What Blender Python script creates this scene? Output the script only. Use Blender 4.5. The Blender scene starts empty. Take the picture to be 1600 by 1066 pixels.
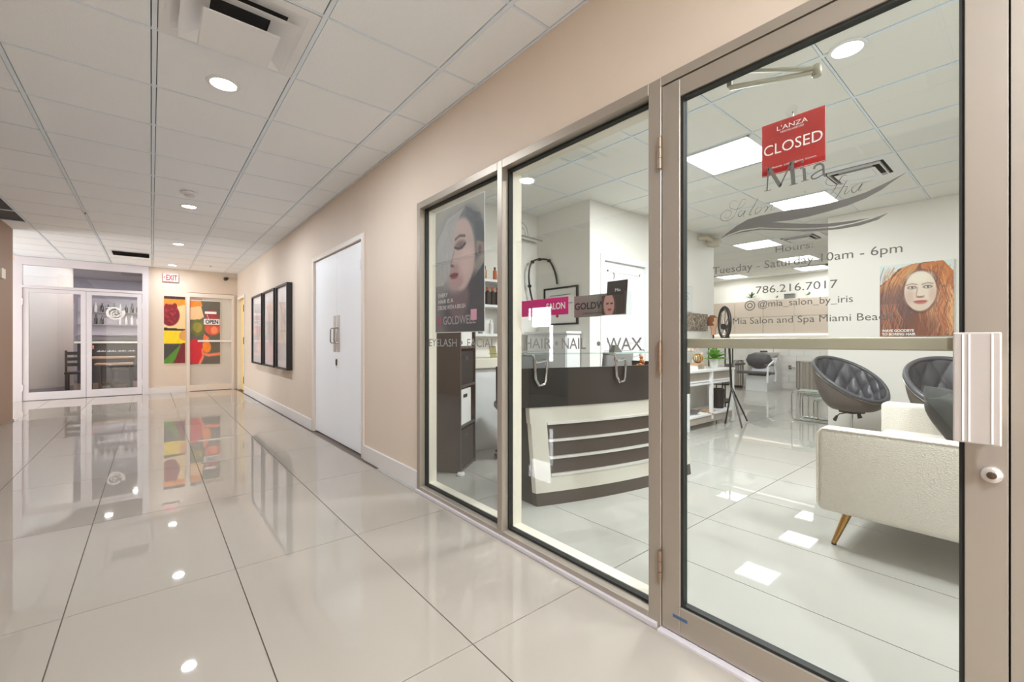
import bpy, bmesh, math, random
import numpy as np
from mathutils import Vector, Matrix
random.seed(7)
C = bpy.context.scene
COL = C.collection
R = math.radians

# ---------------------------------------------------------------- camera, world, exposure
cam = bpy.data.cameras.new('camera'); cam.sensor_width = 36; cam.lens = 36*680/1600; cam.clip_start = .02
co = bpy.data.objects.new('camera', cam); COL.objects.link(co)
co.location = (0, 0, 1.12); co.rotation_euler = (R(90), 0, R(-39.65)); C.camera = co
C.view_settings.view_transform = 'Standard'; C.view_settings.look = 'None'
C.view_settings.gamma = 1; C.view_settings.use_curve_mapping = False
C.view_settings.exposure = 1.47
try:
    C.cycles.use_denoising = True
    C.cycles.max_bounces = 10; C.cycles.diffuse_bounces = 5; C.cycles.glossy_bounces = 5
    C.cycles.transparent_max_bounces = 16; C.cycles.sample_clamp_indirect = 4
except Exception: pass
w = bpy.data.worlds.new('daylight'); C.world = w; w.use_nodes = True
w.node_tree.nodes['Background'].inputs[0].default_value = (.78, .89, 1, 1)
w.node_tree.nodes['Background'].inputs[1].default_value = 12.0

def area(name, loc, sx, sy, power, color=(1, 1, 1), rot=(0, 0, 0), shape='RECTANGLE', spread=180):
    l = bpy.data.lights.new(name, 'AREA'); l.shape = shape; l.size = sx
    if shape == 'RECTANGLE': l.size_y = sy
    l.energy = power; l.color = color; l.spread = R(spread)
    o = bpy.data.objects.new(name, l); COL.objects.link(o); o.location = loc; o.rotation_euler = rot
    return o
CZ = 2.695
HALL_DL = [(.34, 3.18), (.34, 6.33), (.34, 8.90), (.34, 11.45), (.34, -.75), (.34, -2.9)]  # last two are added behind the camera, unseen, to brighten the hall
SAL_PANEL = [(3.82, 1.69), (5.74, 1.69), (7.66, 2.93), (9.58, 2.93), (11.0, 3.1), (11.0, 4.79), (2.54, -.8), (5.74, -.8), (8.3, 5.2)]  # the two at negative y are added out of view as fill
for (x, y), p in zip(HALL_DL, (11.5, 15, 10, 4, 28, 36)): area('downlight_glow', (x, y, CZ-.012), .13, .13, p, (.86, .92, 1), shape='DISK')
for (x, y), p in zip(SAL_PANEL, (31, 2.0, 7.5, 7.5, 1.8, 1.8, 22, 2, 7)): area('panel_glow', (x, y, CZ-.012), .5, .5, p, (.93, .97, 1))
for x, y in ((2.889, .653),): area('downlight_glow', (x, y, CZ-.012), .13, .13, 6, (.93, .97, 1), shape='DISK')
area('left_window_glow', (-4.6, 10.4, 1.6), 1.8, 1.6, 26, (.95, .97, 1), (0, R(-90), 0))
for x, y, p in ((-.75, 13.6, 9), (-.3, 15.4, 22),): area('bar_glow', (x, y, 2.88), .13, .13, p, (1, .95, .93), shape='DISK')
area('doorway_glow', (2.3, 11.3, 2.3), .4, .4, 14, (1, .72, .32))
area('niche_glow', (11.45, 4.2, 2.60), .12, 3.6, 1.2, (1, 1, 1))

# ---------------------------------------------------------------- materials
def lin(c): return tuple((v/255/12.92 if v/255 <= .04045 else ((v/255+.055)/1.055)**2.4) for v in c)
def M(name, rgb, rough=.5, metal=0., spec=.5, noise=0., nscale=20., bump=0., bscale=80., coat=0., sheen=0., stretch=None):
    m = bpy.data.materials.new(name); m.use_nodes = True
    nt = m.node_tree; b = nt.nodes['Principled BSDF']; c = lin(rgb)
    b.inputs['Base Color'].default_value = (*c, 1); b.inputs['Roughness'].default_value = rough
    b.inputs['Metallic'].default_value = metal; b.inputs['Specular IOR Level'].default_value = spec
    b.inputs['Coat Weight'].default_value = coat; b.inputs['Sheen Weight'].default_value = sheen
    tc = nt.nodes.new('ShaderNodeTexCoord')
    src = tc.outputs['Object']
    if stretch:
        mp = nt.nodes.new('ShaderNodeMapping'); mp.inputs['Scale'].default_value = stretch
        nt.links.new(src, mp.inputs['Vector']); src = mp.outputs['Vector']
    if noise > 0:
        n = nt.nodes.new('ShaderNodeTexNoise'); n.inputs['Scale'].default_value = nscale; n.inputs['Detail'].default_value = 4
        nt.links.new(src, n.inputs['Vector'])
        mx = nt.nodes.new('ShaderNodeMix'); mx.data_type = 'RGBA'
        mx.inputs['A'].default_value = (*[v*(1-noise) for v in c], 1); mx.inputs['B'].default_value = (*[min(1, v*(1+noise)) for v in c], 1)
        nt.links.new(n.outputs['Fac'], mx.inputs['Factor']); nt.links.new(mx.outputs['Result'], b.inputs['Base Color'])
    if bump > 0:
        n2 = nt.nodes.new('ShaderNodeTexNoise'); n2.inputs['Scale'].default_value = bscale; n2.inputs['Detail'].default_value = 3
        nt.links.new(src, n2.inputs['Vector'])
        bp = nt.nodes.new('ShaderNodeBump'); bp.inputs['Strength'].default_value = bump; bp.inputs['Distance'].default_value = .01
        nt.links.new(n2.outputs['Fac'], bp.inputs['Height']); nt.links.new(bp.outputs['Normal'], b.inputs['Normal'])
    return m
def emit(name, rgb, s, base=None):
    m = bpy.data.materials.new(name); m.use_nodes = True; b = m.node_tree.nodes['Principled BSDF']
    b.inputs['Base Color'].default_value = (*lin(base or (205, 205, 205)), 1)
    b.inputs['Emission Color'].default_value = (*lin(rgb), 1); b.inputs['Emission Strength'].default_value = s
    return m
def glass(name, tint=(.97, .985, .975), rough=0., ior=1.5, haze=0.):
    m = bpy.data.materials.new(name); m.use_nodes = True; nt = m.node_tree; nt.nodes.clear()
    o = nt.nodes.new('ShaderNodeOutputMaterial'); t = nt.nodes.new('ShaderNodeBsdfTransparent'); g = nt.nodes.new('ShaderNodeBsdfGlossy')
    f = nt.nodes.new('ShaderNodeFresnel'); mx = nt.nodes.new('ShaderNodeMixShader')
    t.inputs[0].default_value = (*tint, 1); g.inputs['Roughness'].default_value = rough; geo = nt.nodes.new('ShaderNodeNewGeometry'); mr = nt.nodes.new('ShaderNodeMix'); mr.inputs['A'].default_value = ior; mr.inputs['B'].default_value = 1/ior
    nt.links.new(geo.outputs['Backfacing'], mr.inputs['Factor']); nt.links.new(mr.outputs['Result'], f.inputs[0])
    g.inputs['Color'].default_value = (1, 1, 1, 1)
    nt.links.new(f.outputs[0], mx.inputs[0]); nt.links.new(t.outputs[0], mx.inputs[1]); nt.links.new(g.outputs[0], mx.inputs[2])
    out = mx.outputs[0]
    if haze:
        d = nt.nodes.new('ShaderNodeBsdfTranslucent'); d.inputs[0].default_value = (.85, .83, .78, 1)
        d2 = nt.nodes.new('ShaderNodeBsdfDiffuse'); d2.inputs[0].default_value = (.78, .74, .67, 1)
        mm = nt.nodes.new('ShaderNodeMixShader'); mm.inputs[0].default_value = .85
        nt.links.new(d.outputs[0], mm.inputs[1]); nt.links.new(d2.outputs[0], mm.inputs[2])
        m2 = nt.nodes.new('ShaderNodeMixShader'); m2.inputs[0].default_value = haze
        nt.links.new(out, m2.inputs[1]); nt.links.new(mm.outputs[0], m2.inputs[2]); out = m2.outputs[0]
    nt.links.new(out, o.inputs[0])
    return m
def paintmat(name, rough=.45):
    m = bpy.data.materials.new(name); m.use_nodes = True; nt = m.node_tree; b = nt.nodes['Principled BSDF']
    a = nt.nodes.new('ShaderNodeVertexColor'); a.layer_name = 'Col'
    nt.links.new(a.outputs['Color'], b.inputs['Base Color']); b.inputs['Roughness'].default_value = rough
    return m
peach = M('peach_wall_paint', (219, 203, 185), .6, noise=.03, nscale=3, bump=.05, bscale=150)
salonwall = M('white_wall_paint', (236, 233, 226), .6, noise=.01)
taupe = M('taupe_wall_paint', (150, 124, 106), .6, noise=.05)
white = M('white_semi_gloss', (236, 236, 236), .35)
doorwhite = M('white_door_paint', (246, 248, 250), .4, noise=.015, nscale=4)
basem = M('baseboard_paint', (224, 220, 216), .35)
alu = M('champagne_aluminium', (170, 160, 147), .42, .55, noise=.05, nscale=6, stretch=(1, 1, .05))
aluw = M('pale_aluminium', (222, 217, 220), .4, .2)
cream = M('cream_reveal', (228, 222, 206), .5)
rubber = M('black_gasket', (30, 32, 28), .6)
tilem = M('polished_floor_tile', (166, 158, 147), .02, spec=.4, noise=.02, nscale=1.5)
tilew = M('polished_white_tile', (172, 170, 163), .02, spec=.13, noise=.015, nscale=1.5)
grout = M('floor_grout', (110, 96, 84), .8)
ceilm = M('ceiling_tile_face', (246, 250, 255), .9, noise=.05, nscale=260, bump=.35, bscale=220)
ceils = M('salon_ceiling_tile_face', (240, 239, 232), .9, noise=.02, nscale=200, bump=.2, bscale=220)
barm = M('ceiling_bar_enamel', (230, 240, 248), .5)
plenum = M('plenum_shade', (96, 96, 98), .9)  # dark colour stands in for the shadow lines between ceiling tiles
black = M('black_plastic', (24, 24, 26), .4)
leather = M('black_leather', (76, 79, 84), .34, bump=.12, bscale=120)
leather_back = M('grey_leather_back', (92, 86, 80), .5)
chrome = M('chrome', (205, 205, 205), .12, 1)
chromed = M('satin_chrome', (150, 145, 140), .25, 1)
gold = M('polished_gold', (196, 150, 70), .22, 1)
wenge = M('dark_wood', (62, 52, 47), .35, noise=.18, nscale=12, stretch=(1, 1, .08), spec=.6)
laminate = M('dark_laminate', (50, 46, 43), .28, noise=.15, nscale=14, stretch=(.1, .1, 1.5), spec=.5)
lamfront = M('brown_laminate', (74, 64, 57), .3, noise=.12, nscale=14, stretch=(.2, .2, 1.5))
deskwhite = M('desk_white_laminate', (212, 208, 196), .5)
boucle = M('cream_boucle', (238, 232, 220), .95, noise=.06, nscale=90, bump=.9, bscale=160, sheen=.3)
velvet = M('dark_green_velvet', (26, 36, 33), .7, noise=.3, nscale=9, sheen=.12)
decal = M('grey_frosted_vinyl', (98, 97, 92), .5, .1)
decal2 = M('light_frosted_vinyl', (136, 135, 131), .5)
redsign = M('red_sign_card', (170, 38, 36), .35, noise=.18, nscale=9)
whiteprint = M('white_print', (240, 238, 232), .5)
darkprint = M('black_print', (28, 28, 28), .5)
magenta = M('magenta_card', (206, 28, 118), .35)
greycard = M('grey_card', (104, 101, 96), .45)
blackcard = M('black_card', (44, 41, 40), .4)
acrylic = glass('clear_acrylic', (.96, .97, .97), 0, 1.3)
pane = glass('window_glass', (.965, .975, .965), 0, 1.52)
shelfglass = glass('green_edge_glass', (.80, .9, .85), 0, 1.5)
milky = glass('milky_glass', (.97, .97, .96), 0, 1.5, haze=.8)
lampm = emit('lamp_lens', (255, 250, 242), 9.0)
panelm = emit('panel_lens', (255, 255, 252), 1.6)
winm = emit('daylight_window', (245, 248, 255), 2.2)
ledge = emit('bright_ledge', (255, 240, 225), .6)
woodfloor = M('brown_wood_floor', (104, 76, 58), .3, noise=.2, nscale=10, stretch=(1, .1, 1))
woodtop = M('light_wood', (178, 138, 104), .4, noise=.15, nscale=12, stretch=(.2, 1, 1))
blackdrape = M('black_panelling', (38, 36, 42), .5)
greycol = M('grey_plaster', (192, 180, 174), .6, noise=.04, nscale=3)
darkwall = M('charcoal_wall', (150, 142, 150), .6)
leafm = M('leaf_green', (122, 182, 72), .5, noise=.3, nscale=30)
leafd = M('leaf_dark_green', (58, 104, 40), .5, noise=.3, nscale=30)
potw = M('white_ceramic', (232, 230, 226), .25)
corr = M('brushed_steel', (188, 184, 178), .3, .9)
marble = M('white_marble_tile', (230, 227, 222), .15, noise=.04, nscale=6)
beigetile = M('beige_tile', (222, 206, 190), .25, noise=.04, nscale=5)
paper = M('white_paper', (235, 233, 228), .7)
kraft = M('kraft_paper', (196, 160, 120), .7)
orange = M('orange_plastic', (190, 92, 40), .4)
greyfab = M('grey_fabric', (128, 128, 126), .8)
skinm = M('mannequin_skin', (206, 160, 128), .6)
hairb = M('brown_hair', (120, 74, 44), .7, noise=.3, nscale=60)
painted = paintmat('printed_poster')

# ---------------------------------------------------------------- builders
class MB:
    def __init__(s): s.bm = bmesh.new()
    def _add(s, vs, fs):
        v = [s.bm.verts.new(p) for p in vs]
        for f in fs:
            try: s.bm.faces.new([v[i] for i in f])
            except ValueError: pass
        return v
    def box(s, x0, x1, y0, y1, z0, z1):
        p = [(x, y, z) for x in (x0, x1) for y in (y0, y1) for z in (z0, z1)]
        s._add(p, [(0, 1, 3, 2), (4, 6, 7, 5), (0, 4, 5, 1), (2, 3, 7, 6), (0, 2, 6, 4), (1, 5, 7, 3)]); return s
    def obox(s, c, d, rot=0., rx=0., ry=0.):
        m = Matrix.Translation(c) @ Matrix.Rotation(rot, 4, 'Z') @ Matrix.Rotation(ry, 4, 'Y') @ Matrix.Rotation(rx, 4, 'X')
        p = [m @ Vector((x*d[0]/2, y*d[1]/2, z*d[2]/2)) for x in (-1, 1) for y in (-1, 1) for z in (-1, 1)]
        s._add(p, [(0, 1, 3, 2), (4, 6, 7, 5), (0, 4, 5, 1), (2, 3, 7, 6), (0, 2, 6, 4), (1, 5, 7, 3)]); return s
    def rbox(s, c, d, r=.02, seg=3, rot=0., rx=0., ry=0.):
        t = bmesh.new(); bmesh.ops.create_cube(t, size=1)
        for v in t.verts: v.co = Vector((v.co.x*d[0], v.co.y*d[1], v.co.z*d[2]))
        bmesh.ops.bevel(t, geom=list(t.edges), offset=r, segments=seg, affect='EDGES', profile=.5)
        m = Matrix.Translation(c) @ Matrix.Rotation(rot, 4, 'Z') @ Matrix.Rotation(ry, 4, 'Y') @ Matrix.Rotation(rx, 4, 'X')
        t.transform(m); s.merge(t); return s
    def merge(s, t):
        me = bpy.data.meshes.new('tmp'); t.to_mesh(me); t.free(); s.bm.from_mesh(me); bpy.data.meshes.remove(me)
    def lathe(s, c, prof, n=24, sx=1., sy=1.):
        rings = []
        for r, z in prof: rings.append([s.bm.verts.new((c[0]+r*sx*math.cos(2*math.pi*k/n), c[1]+r*sy*math.sin(2*math.pi*k/n), c[2]+z)) for k in range(n)])
        for a, b in zip(rings, rings[1:]):
            for k in range(n): s.bm.faces.new((a[k], a[(k+1) % n], b[(k+1) % n], b[k]))
        s.bm.faces.new(rings[0][::-1]); s.bm.faces.new(rings[-1]); return s
    def cyl(s, p0, p1, r0, r1=None, n=12):
        r1 = r0 if r1 is None else r1
        return s.tube([p0, p1], [r0, r1], n)
    def tube(s, pts, r, n=8, closed=False):
        pts = [Vector(p) for p in pts]; N = len(pts); rr = r if isinstance(r, (list, tuple)) else [r]*N; rings = []; up = None
        for i, p in enumerate(pts):
            a = pts[(i-1) % N] if (closed or i > 0) else p; b = pts[(i+1) % N] if (closed or i < N-1) else p
            d = (b-a).normalized()
            if up is None: up = Vector((0, 0, 1)) if abs(d.z) < .9 else Vector((1, 0, 0))
            u = (up - d*up.dot(d)).normalized(); v = d.cross(u); up = u
            rings.append([s.bm.verts.new(p+(u*math.cos(2*math.pi*k/n)+v*math.sin(2*math.pi*k/n))*rr[i]) for k in range(n)])
        L = list(zip(rings, rings[1:])) + ([(rings[-1], rings[0])] if closed else [])
        for a, b in L:
            for k in range(n): s.bm.faces.new((a[k], a[(k+1) % n], b[(k+1) % n], b[k]))
        if not closed: s.bm.faces.new(rings[0][::-1]); s.bm.faces.new(rings[-1])
        return s
    def prism(s, poly, axis, a, b):
        # poly in the plane normal to axis; extruded from a to b
        f = {'x': lambda u, v, w: (w, u, v), 'y': lambda u, v, w: (u, w, v), 'z': lambda u, v, w: (u, v, w)}[axis]
        A = [s.bm.verts.new(f(u, v, a)) for u, v in poly]; B = [s.bm.verts.new(f(u, v, b)) for u, v in poly]; n = len(poly)
        s.bm.faces.new(A[::-1]); s.bm.faces.new(B)
        for k in range(n): s.bm.faces.new((A[k], A[(k+1) % n], B[(k+1) % n], B[k]))
        return s
    def grid(s, f, nu, nv, closed_u=False):
        V = [[s.bm.verts.new(f(i/(nu if closed_u else nu-1), j/(nv-1))) for j in range(nv)] for i in range(nu)]
        for i in range(nu if closed_u else nu-1):
            for j in range(nv-1): s.bm.faces.new((V[i][j], V[(i+1) % nu][j], V[(i+1) % nu][j+1], V[i][j+1]))
        return s
ROOT = {}
def link(o, parent=None):
    COL.objects.link(o)
    if parent is not None: o.parent = parent
def rootloc(o):
    while o.parent is not None: o = o.parent
    return Vector(o.location)
def part(name, mb, mat, parent=None, smooth=False, local=False, label=None):
    bm = mb.bm
    bmesh.ops.recalc_face_normals(bm, faces=list(bm.faces))
    if parent is not None and not local: bmesh.ops.translate(bm, verts=list(bm.verts), vec=-rootloc(parent))
    me = bpy.data.meshes.new(name); bm.to_mesh(me); bm.free(); me.materials.append(mat)
    if smooth:
        me.polygons.foreach_set('use_smooth', [True]*len(me.polygons))
        try: me.set_sharp_from_angle(angle=R(40))
        except Exception: pass
    o = bpy.data.objects.new(name, me); link(o, parent)
    if label: o['label'] = label
    return o
def thing(name, label, cat, loc=(0, 0, 0), rz=0., group=None):
    o = bpy.data.objects.new(name, None); o.empty_display_size = .1; COL.objects.link(o); o.location = loc; o.rotation_euler = (0, 0, rz)
    o['label'] = label; o['category'] = cat
    if group: o['group'] = group
    return o
def tag(o, label, cat, group=None):
    o['label'] = label; o['category'] = cat
    if group: o['group'] = group
    return o
def solo(name, mb, mat, label, cat, loc=None, group=None, smooth=False):
    if loc is not None: bmesh.ops.translate(mb.bm, verts=list(mb.bm.verts), vec=-Vector(loc))
    o = part(name, mb, mat, smooth=smooth)
    if loc is not None: o.location = loc
    return tag(o, label, cat, group)
def struct(name, mb=None, mat=None, label=None, loc=(0, 0, 0), parent=None):
    if mb is None:
        o = bpy.data.objects.new(name, None); o.empty_display_size = .1; COL.objects.link(o); o.location = loc
    else: o = part(name, mb, mat, parent)
    o['kind'] = 'structure'
    if label: o['label'] = label
    return o
def dup(o, parent=None):
    c = o.copy(); COL.objects.link(c); c.parent = parent
    for ch in list(o.children): dup(ch, c)
    return c
def copies(o, parent, loc):
    c = o.copy(); COL.objects.link(c); c.parent = parent; c.location = loc; return c

# text as meshes
_cap = None
def _textmesh(s, bold=0.):
    cu = bpy.data.curves.new('t', 'FONT'); cu.body = s; cu.size = 1; cu.resolution_u = 3; cu.offset = bold
    o = bpy.data.objects.new('t', cu); COL.objects.link(o); bpy.context.view_layer.update()
    me = bpy.data.meshes.new_from_object(o.evaluated_get(bpy.context.evaluated_depsgraph_get()))
    bpy.data.objects.remove(o); bpy.data.curves.remove(cu); return me
def text(name, s, org, right, up, width, cap, mat, parent=None, bold=0., shear=0.):
    global _cap
    if _cap is None:
        t = _textmesh('H'); ys = [v.co.y for v in t.vertices]; _cap = max(ys)-min(ys)
    me = _textmesh(s, bold); xs = [v.co.x for v in me.vertices]; x0, x1 = min(xs), max(xs)
    sx = width/(x1-x0); sy = cap/_cap; org = Vector(org); right = Vector(right).normalized(); up = Vector(up).normalized()
    off = rootloc(parent) if parent is not None else Vector()
    nrm = right.cross(up)
    bm = bmesh.new(); bm.from_mesh(me)
    for v in bm.verts: v.co = org + right*((v.co.x-x0)*sx + shear*v.co.y*sy) + up*v.co.y*sy + nrm*.0004 - off
    bm.to_mesh(me); bm.free(); me.name = name; me.materials.clear(); me.materials.append(mat)
    o = bpy.data.objects.new(name, me); link(o, parent); return o
RX, RZ = (0, -1, 0), (0, 0, 1)      # a plane facing -X: text runs towards -Y
def wall_text(name, s, x, yl, yr, z, cap, mat, parent, **k): return text(name, s, (x, yl, z), RX, RZ, abs(yl-yr), cap, mat, parent, **k)

def smoothline(P, n=4):
    P = [Vector(p) for p in P]; out = []
    for i in range(len(P)-1):
        a = P[max(i-1, 0)]; b = P[i]; c = P[i+1]; d = P[min(i+2, len(P)-1)]
        for k in range(n):
            t = k/n; out.append(.5*((2*b)+(-a+c)*t+(2*a-5*b+4*c-d)*t*t+(-a+3*b-3*c+d)*t**3))
    out.append(P[-1]); return out
def ribbon(mb, P, w, x, taper=False):
    P = smoothline([(x, a, b) for a, b in P]) if len(P) > 2 else [Vector((x, a, b)) for a, b in P]
    n = len(P); V = []
    for i, p in enumerate(P):
        d = (P[min(i+1, n-1)]-P[max(i-1, 0)]).normalized(); q = Vector((0, -d.z, d.y))
        ww = w*(.35+.65*abs(math.sin(math.pi*(i+.5)/n))) if taper else w
        V.append((mb.bm.verts.new(p+q*ww/2), mb.bm.verts.new(p-q*ww/2)))
    for a, b in zip(V, V[1:]): mb.bm.faces.new((a[0], a[1], b[1], b[0]))
def flatpoly(mb, P, x):
    from mathutils.geometry import tessellate_polygon
    V = [mb.bm.verts.new((x, a, b)) for a, b in P]
    for t in tessellate_polygon([[Vector((a, b, 0)) for a, b in P]]):
        try: mb.bm.faces.new([V[i] for i in t])
        except ValueError: pass

# painted print: shapes blended on a fine grid of vertex colours
class Cv:
    def __init__(s, W, H, bg):
        s.W, s.H = W, H; s.u, s.v = np.meshgrid((np.arange(W))/(W-1), (np.arange(H))/(H-1)); s.c = np.zeros((H, W, 3)); s.c[:] = bg
    def blend(s, m, col, a=1.):
        m = np.clip(m, 0, 1)[..., None]*a; s.c = s.c*(1-m)+np.array(col, float)*m
    def ell(s, cx, cy, rx, ry, col, rot=0., soft=.08, a=1.):
        t = R(rot); du, dv = s.u-cx, s.v-cy; p = (du*math.cos(t)+dv*math.sin(t))/rx; q = (-du*math.sin(t)+dv*math.cos(t))/ry
        s.blend((1-np.sqrt(p*p+q*q))/soft+.5, col, a)
    def line(s, P, w, col, soft=.5, a=1.):
        P = [(x, y) for x, y in P]; best = np.full(s.u.shape, 9.)
        for (x0, y0), (x1, y1) in zip(P, P[1:]):
            dx, dy = x1-x0, y1-y0; t = np.clip(((s.u-x0)*dx+(s.v-y0)*dy)/(dx*dx+dy*dy+1e-9), 0, 1)
            best = np.minimum(best, np.hypot(s.u-x0-t*dx, s.v-y0-t*dy))
        s.blend((1-best/w)/soft, col, a)
    def poly(s, P, col, a=1.):
        ins = np.zeros(s.u.shape, bool); n = len(P)
        for i in range(n):
            x0, y0 = P[i]; x1, y1 = P[(i+1) % n]
            if y0 == y1: continue
            ins ^= ((s.v < y0) != (s.v < y1)) & (s.u < (x1-x0)*(s.v-y0)/(y1-y0)+x0)
        s.blend(ins.astype(float), col, a)
    def grad(s, col, v0, v1, a=1.): s.blend((s.v-v0)/(v1-v0), col, a)
    def streak(s, seed, amp, kx, ky):
        r = np.random.RandomState(seed); t = np.zeros(s.u.shape)
        for k in range(14):
            a, b, ph = r.uniform(.6, 1.4), r.uniform(.4, 1.6), r.uniform(0, 6.28); t += np.sin(kx*a*s.u*6.28+ky*b*s.v*6.28+ph+2*np.sin(3*s.v+ph))
        s.c = np.clip(s.c+(t/6)[..., None]*amp, 0, 255)
    def obj(s, name, org, right, up, w, h, parent=None):
        # org = top-left corner
        org, right, up = Vector(org), Vector(right), Vector(up); off = rootloc(parent) if parent is not None else Vector(); W, H = s.W, s.H
        V = [tuple(org+right*(w*i/(W-1))-up*(h*j/(H-1))-off) for j in range(H) for i in range(W)]
        F = [(j*W+i, (j+1)*W+i, (j+1)*W+i+1, j*W+i+1) for j in range(H-1) for i in range(W-1)]
        me = bpy.data.meshes.new(name); me.from_pydata(V, [], F)
        a = me.color_attributes.new('Col', 'FLOAT_COLOR', 'POINT')
        c = s.c/255; L = np.where(c <= .04045, c/12.92, ((c+.055)/1.055)**2.4); L = np.concatenate([L, np.ones((H, W, 1))], 2)
        a.data.foreach_set('color', L.reshape(-1).astype(np.float32)); me.materials.append(painted)
        o = bpy.data.objects.new(name, me); link(o, parent); return o

# ================================================================ SETTING: floor
fl = struct('floor', MB().box(-5.2, 12.2, -4, 12.02, -.03, -.009), grout, 'polished large-format beige tile floor with thin dark joints')
TX, TY, X0, Y0 = .595, 1.180, -.276, .15
tile_cache = {}
def floor_tile(x0, x1, y0, y1, mat):
    k = (round(x1-x0, 3), round(y1-y0, 3), mat.name)
    if k not in tile_cache:
        g = .0022; b = MB().box(g, k[0]-g, g, k[1]-g, -.009, 0)
        o = part('floor_tile', b, mat, fl, local=True); tile_cache[k] = o; o.location = (x0, y0, 0)
    else: copies(tile_cache[k], fl, (x0, y0, 0))
for i in range(-9, 22):
    for j in range(-4, 11):
        x0, x1, y0, y1 = X0+i*TX, X0+(i+1)*TX, Y0+j*TY, Y0+(j+1)*TY
        if x0 > 1.5:
            if y0 > 3.0 and x0 < 6: continue
            if y0 > 5.9 or y1 < -1.1: continue
            if x0 > 6.4 and y1 < 0.6: continue
            floor_tile(x0, x1, y0, y1, tilew)
        else:
            if x1 < -1.5 and y1 < 9.0: continue
            if y1 < -1.2: continue
            y1 = min(y1, 12.02)
            floor_tile(x0, min(x1, 2.1), y0, y1, tilem)
# plain slabs where the joints cannot be seen
struct('trim_1', MB().box(-5.2, -1.7, -4, 8.6, -.008, 0), tilem)
struct('trim_2', MB().box(-1.45, 1.5, -4, -1.03, -.008, 0), tilem)
struct('trim_3', MB().box(1.7, 6.6, -4, -1.03, -.008, 0).box(6.8, 12, -4, .15, -.008, 0).box(2.1, 6.6, 3.69, 6.2, -.008, 0), tilew)

# ================================================================ ceiling
ce = struct('ceiling', MB().box(-5.2, 1.6, -4, 12.1, CZ+.016, CZ+.05), plenum, 'suspended hall ceiling of square tiles in an exposed grid')
cs = struct('ceiling', MB().box(1.62, 12.2, -4, 6.6, CZ+.016, CZ+.05), plenum, 'suspended salon ceiling of square tiles in an exposed grid')
cache2 = {}
def ctile(par, x0, x1, y0, y1, mat, z=0.):
    k = (round(x1-x0, 3), round(y1-y0, 3), mat.name)
    if k not in cache2:
        g = .0095; gx = .0150
        b = MB(); b.box(gx, k[0]-gx, g, k[1]-g, CZ+.002, CZ+.012)
        cache2[k] = part('ceiling_tile', b, mat, par, local=True); cache2[k].location = (x0, y0, z)
    else: copies(cache2[k], par, (x0, y0, z))
def cgrid(par, xs, ys, mat, skip, hole=lambda x, y: False, tint=None):
    for i in range(len(xs)-1):
        for j in range(len(ys)-1):
            cx, cy = (xs[i]+xs[i+1])/2, (ys[j]+ys[j+1])/2
            if hole(cx, cy) or any(xs[i] < a < xs[i+1] and ys[j] < b < ys[j+1] for a, b in skip): continue
            ctile(par, xs[i], xs[i+1], ys[j], ys[j+1], mat)
    def bar(x0, x1, y0, y1, zz=0):
        b = MB().box(x0, x1, y0, y1, CZ-zz, CZ+.010); part('grid_bar', b, barm, par)
    for x in xs: bar(x-.0105, x+.0105, ys[0] if x > -1.6 or par is cs else 8.6, ys[-1], .002)
    for y in ys: bar(xs[0] if y > 8.5 or par is cs else -1.5, xs[-1], y-.0062, y+.0062, .0005)
hx = [.012+.64*k for k in range(-7, 3)]+[1.556]
hy = [2.209+.636*k for k in range(-5, 16)]+[12.0]
cgrid(ce, hx, hy, ceilm, [(.3, 2.5)], hole=lambda x, y: x < -1.55 and y < 8.8)
sx_ = [1.62]+[2.22+.64*k for k in range(0, 16)]
sy_ = [-1.10+.62*k for k in range(0, 13)]
holes = SAL_PANEL[:6]+[(8.3, 5.2), (5.1, 1.07), (7.66, 2.31), (2.54, -.8), (5.74, -.8)]
cgrid(cs, sx_, sy_, ceils, holes, hole=lambda x, y: (x > 6.7 and y < .8) or (x < 3.9 and y > 4.3) or (3.9 < x < 6.6 and y > 3.3))
struct('trim_4', MB().box(-1.5, 1.55, -4, -.99, CZ+.001, CZ+.015).box(1.62, 6.6, -4, -1.13, CZ+.001, CZ+.015).box(6.75, 12, -4, .75, CZ+.001, CZ+.015), ceilm)

# ================================================================ walls
WX, WB = 1.556, 1.662
wr = MB()
wr.box(WX, WB, -4, -.024, 0, CZ)
wr.box(WX, WB, -.024, 2.945, 2.150, CZ)
wr.box(WX, WB, 2.945, 4.10, 0, CZ)
wr.box(WX, WB, 4.10, 5.76, 2.125, CZ)
wr.box(WX, WB, 5.76, 10.93, 0, CZ)
wr.box(WX, WB, 10.93, 11.80, 2.09, CZ)
wr.box(WX, WB, 11.80, 12.0, 0, CZ)
struct('wall_right', wr, peach, 'long warm beige wall running down the hall')
struct('wall_right_salon_face', MB().box(WB, WB+.01, 2.97, 4.03, 0, CZ).box(WB, WB+.01, -4, -.05, 0, CZ).box(WB, WB+.01, -.05, 2.97, 2.16, CZ), salonwall)
struct('wall_left', MB().box(-1.72, -1.5, -1.7, 4.35, 0, CZ).box(-1.72, -1.5, 4.35, 5.45, 2.2, CZ).box(-1.72, -1.5, 5.45, 9.19, 0, CZ), taupe, 'taupe wall end at the left edge of the hall')  # stops short behind the camera so sky light enters unseen
struct('wall_near', MB().box(-5.2, 1.66, -4.1, -4.0, 0, CZ), peach)  # added out of view to keep bright sky out of the glass reflections
struct('baseboard_left', MB().box(-1.5, -1.488, 5.45, 9.2, 0, .02), alu)
wf = MB()
wf.box(-.045, .600, 12.0, 12.12, 0, CZ); wf.box(.600, 1.49, 12.0, 12.12, 2.20, CZ); wf.box(1.49, 1.66, 12.0, 12.12, 0, CZ)
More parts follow.
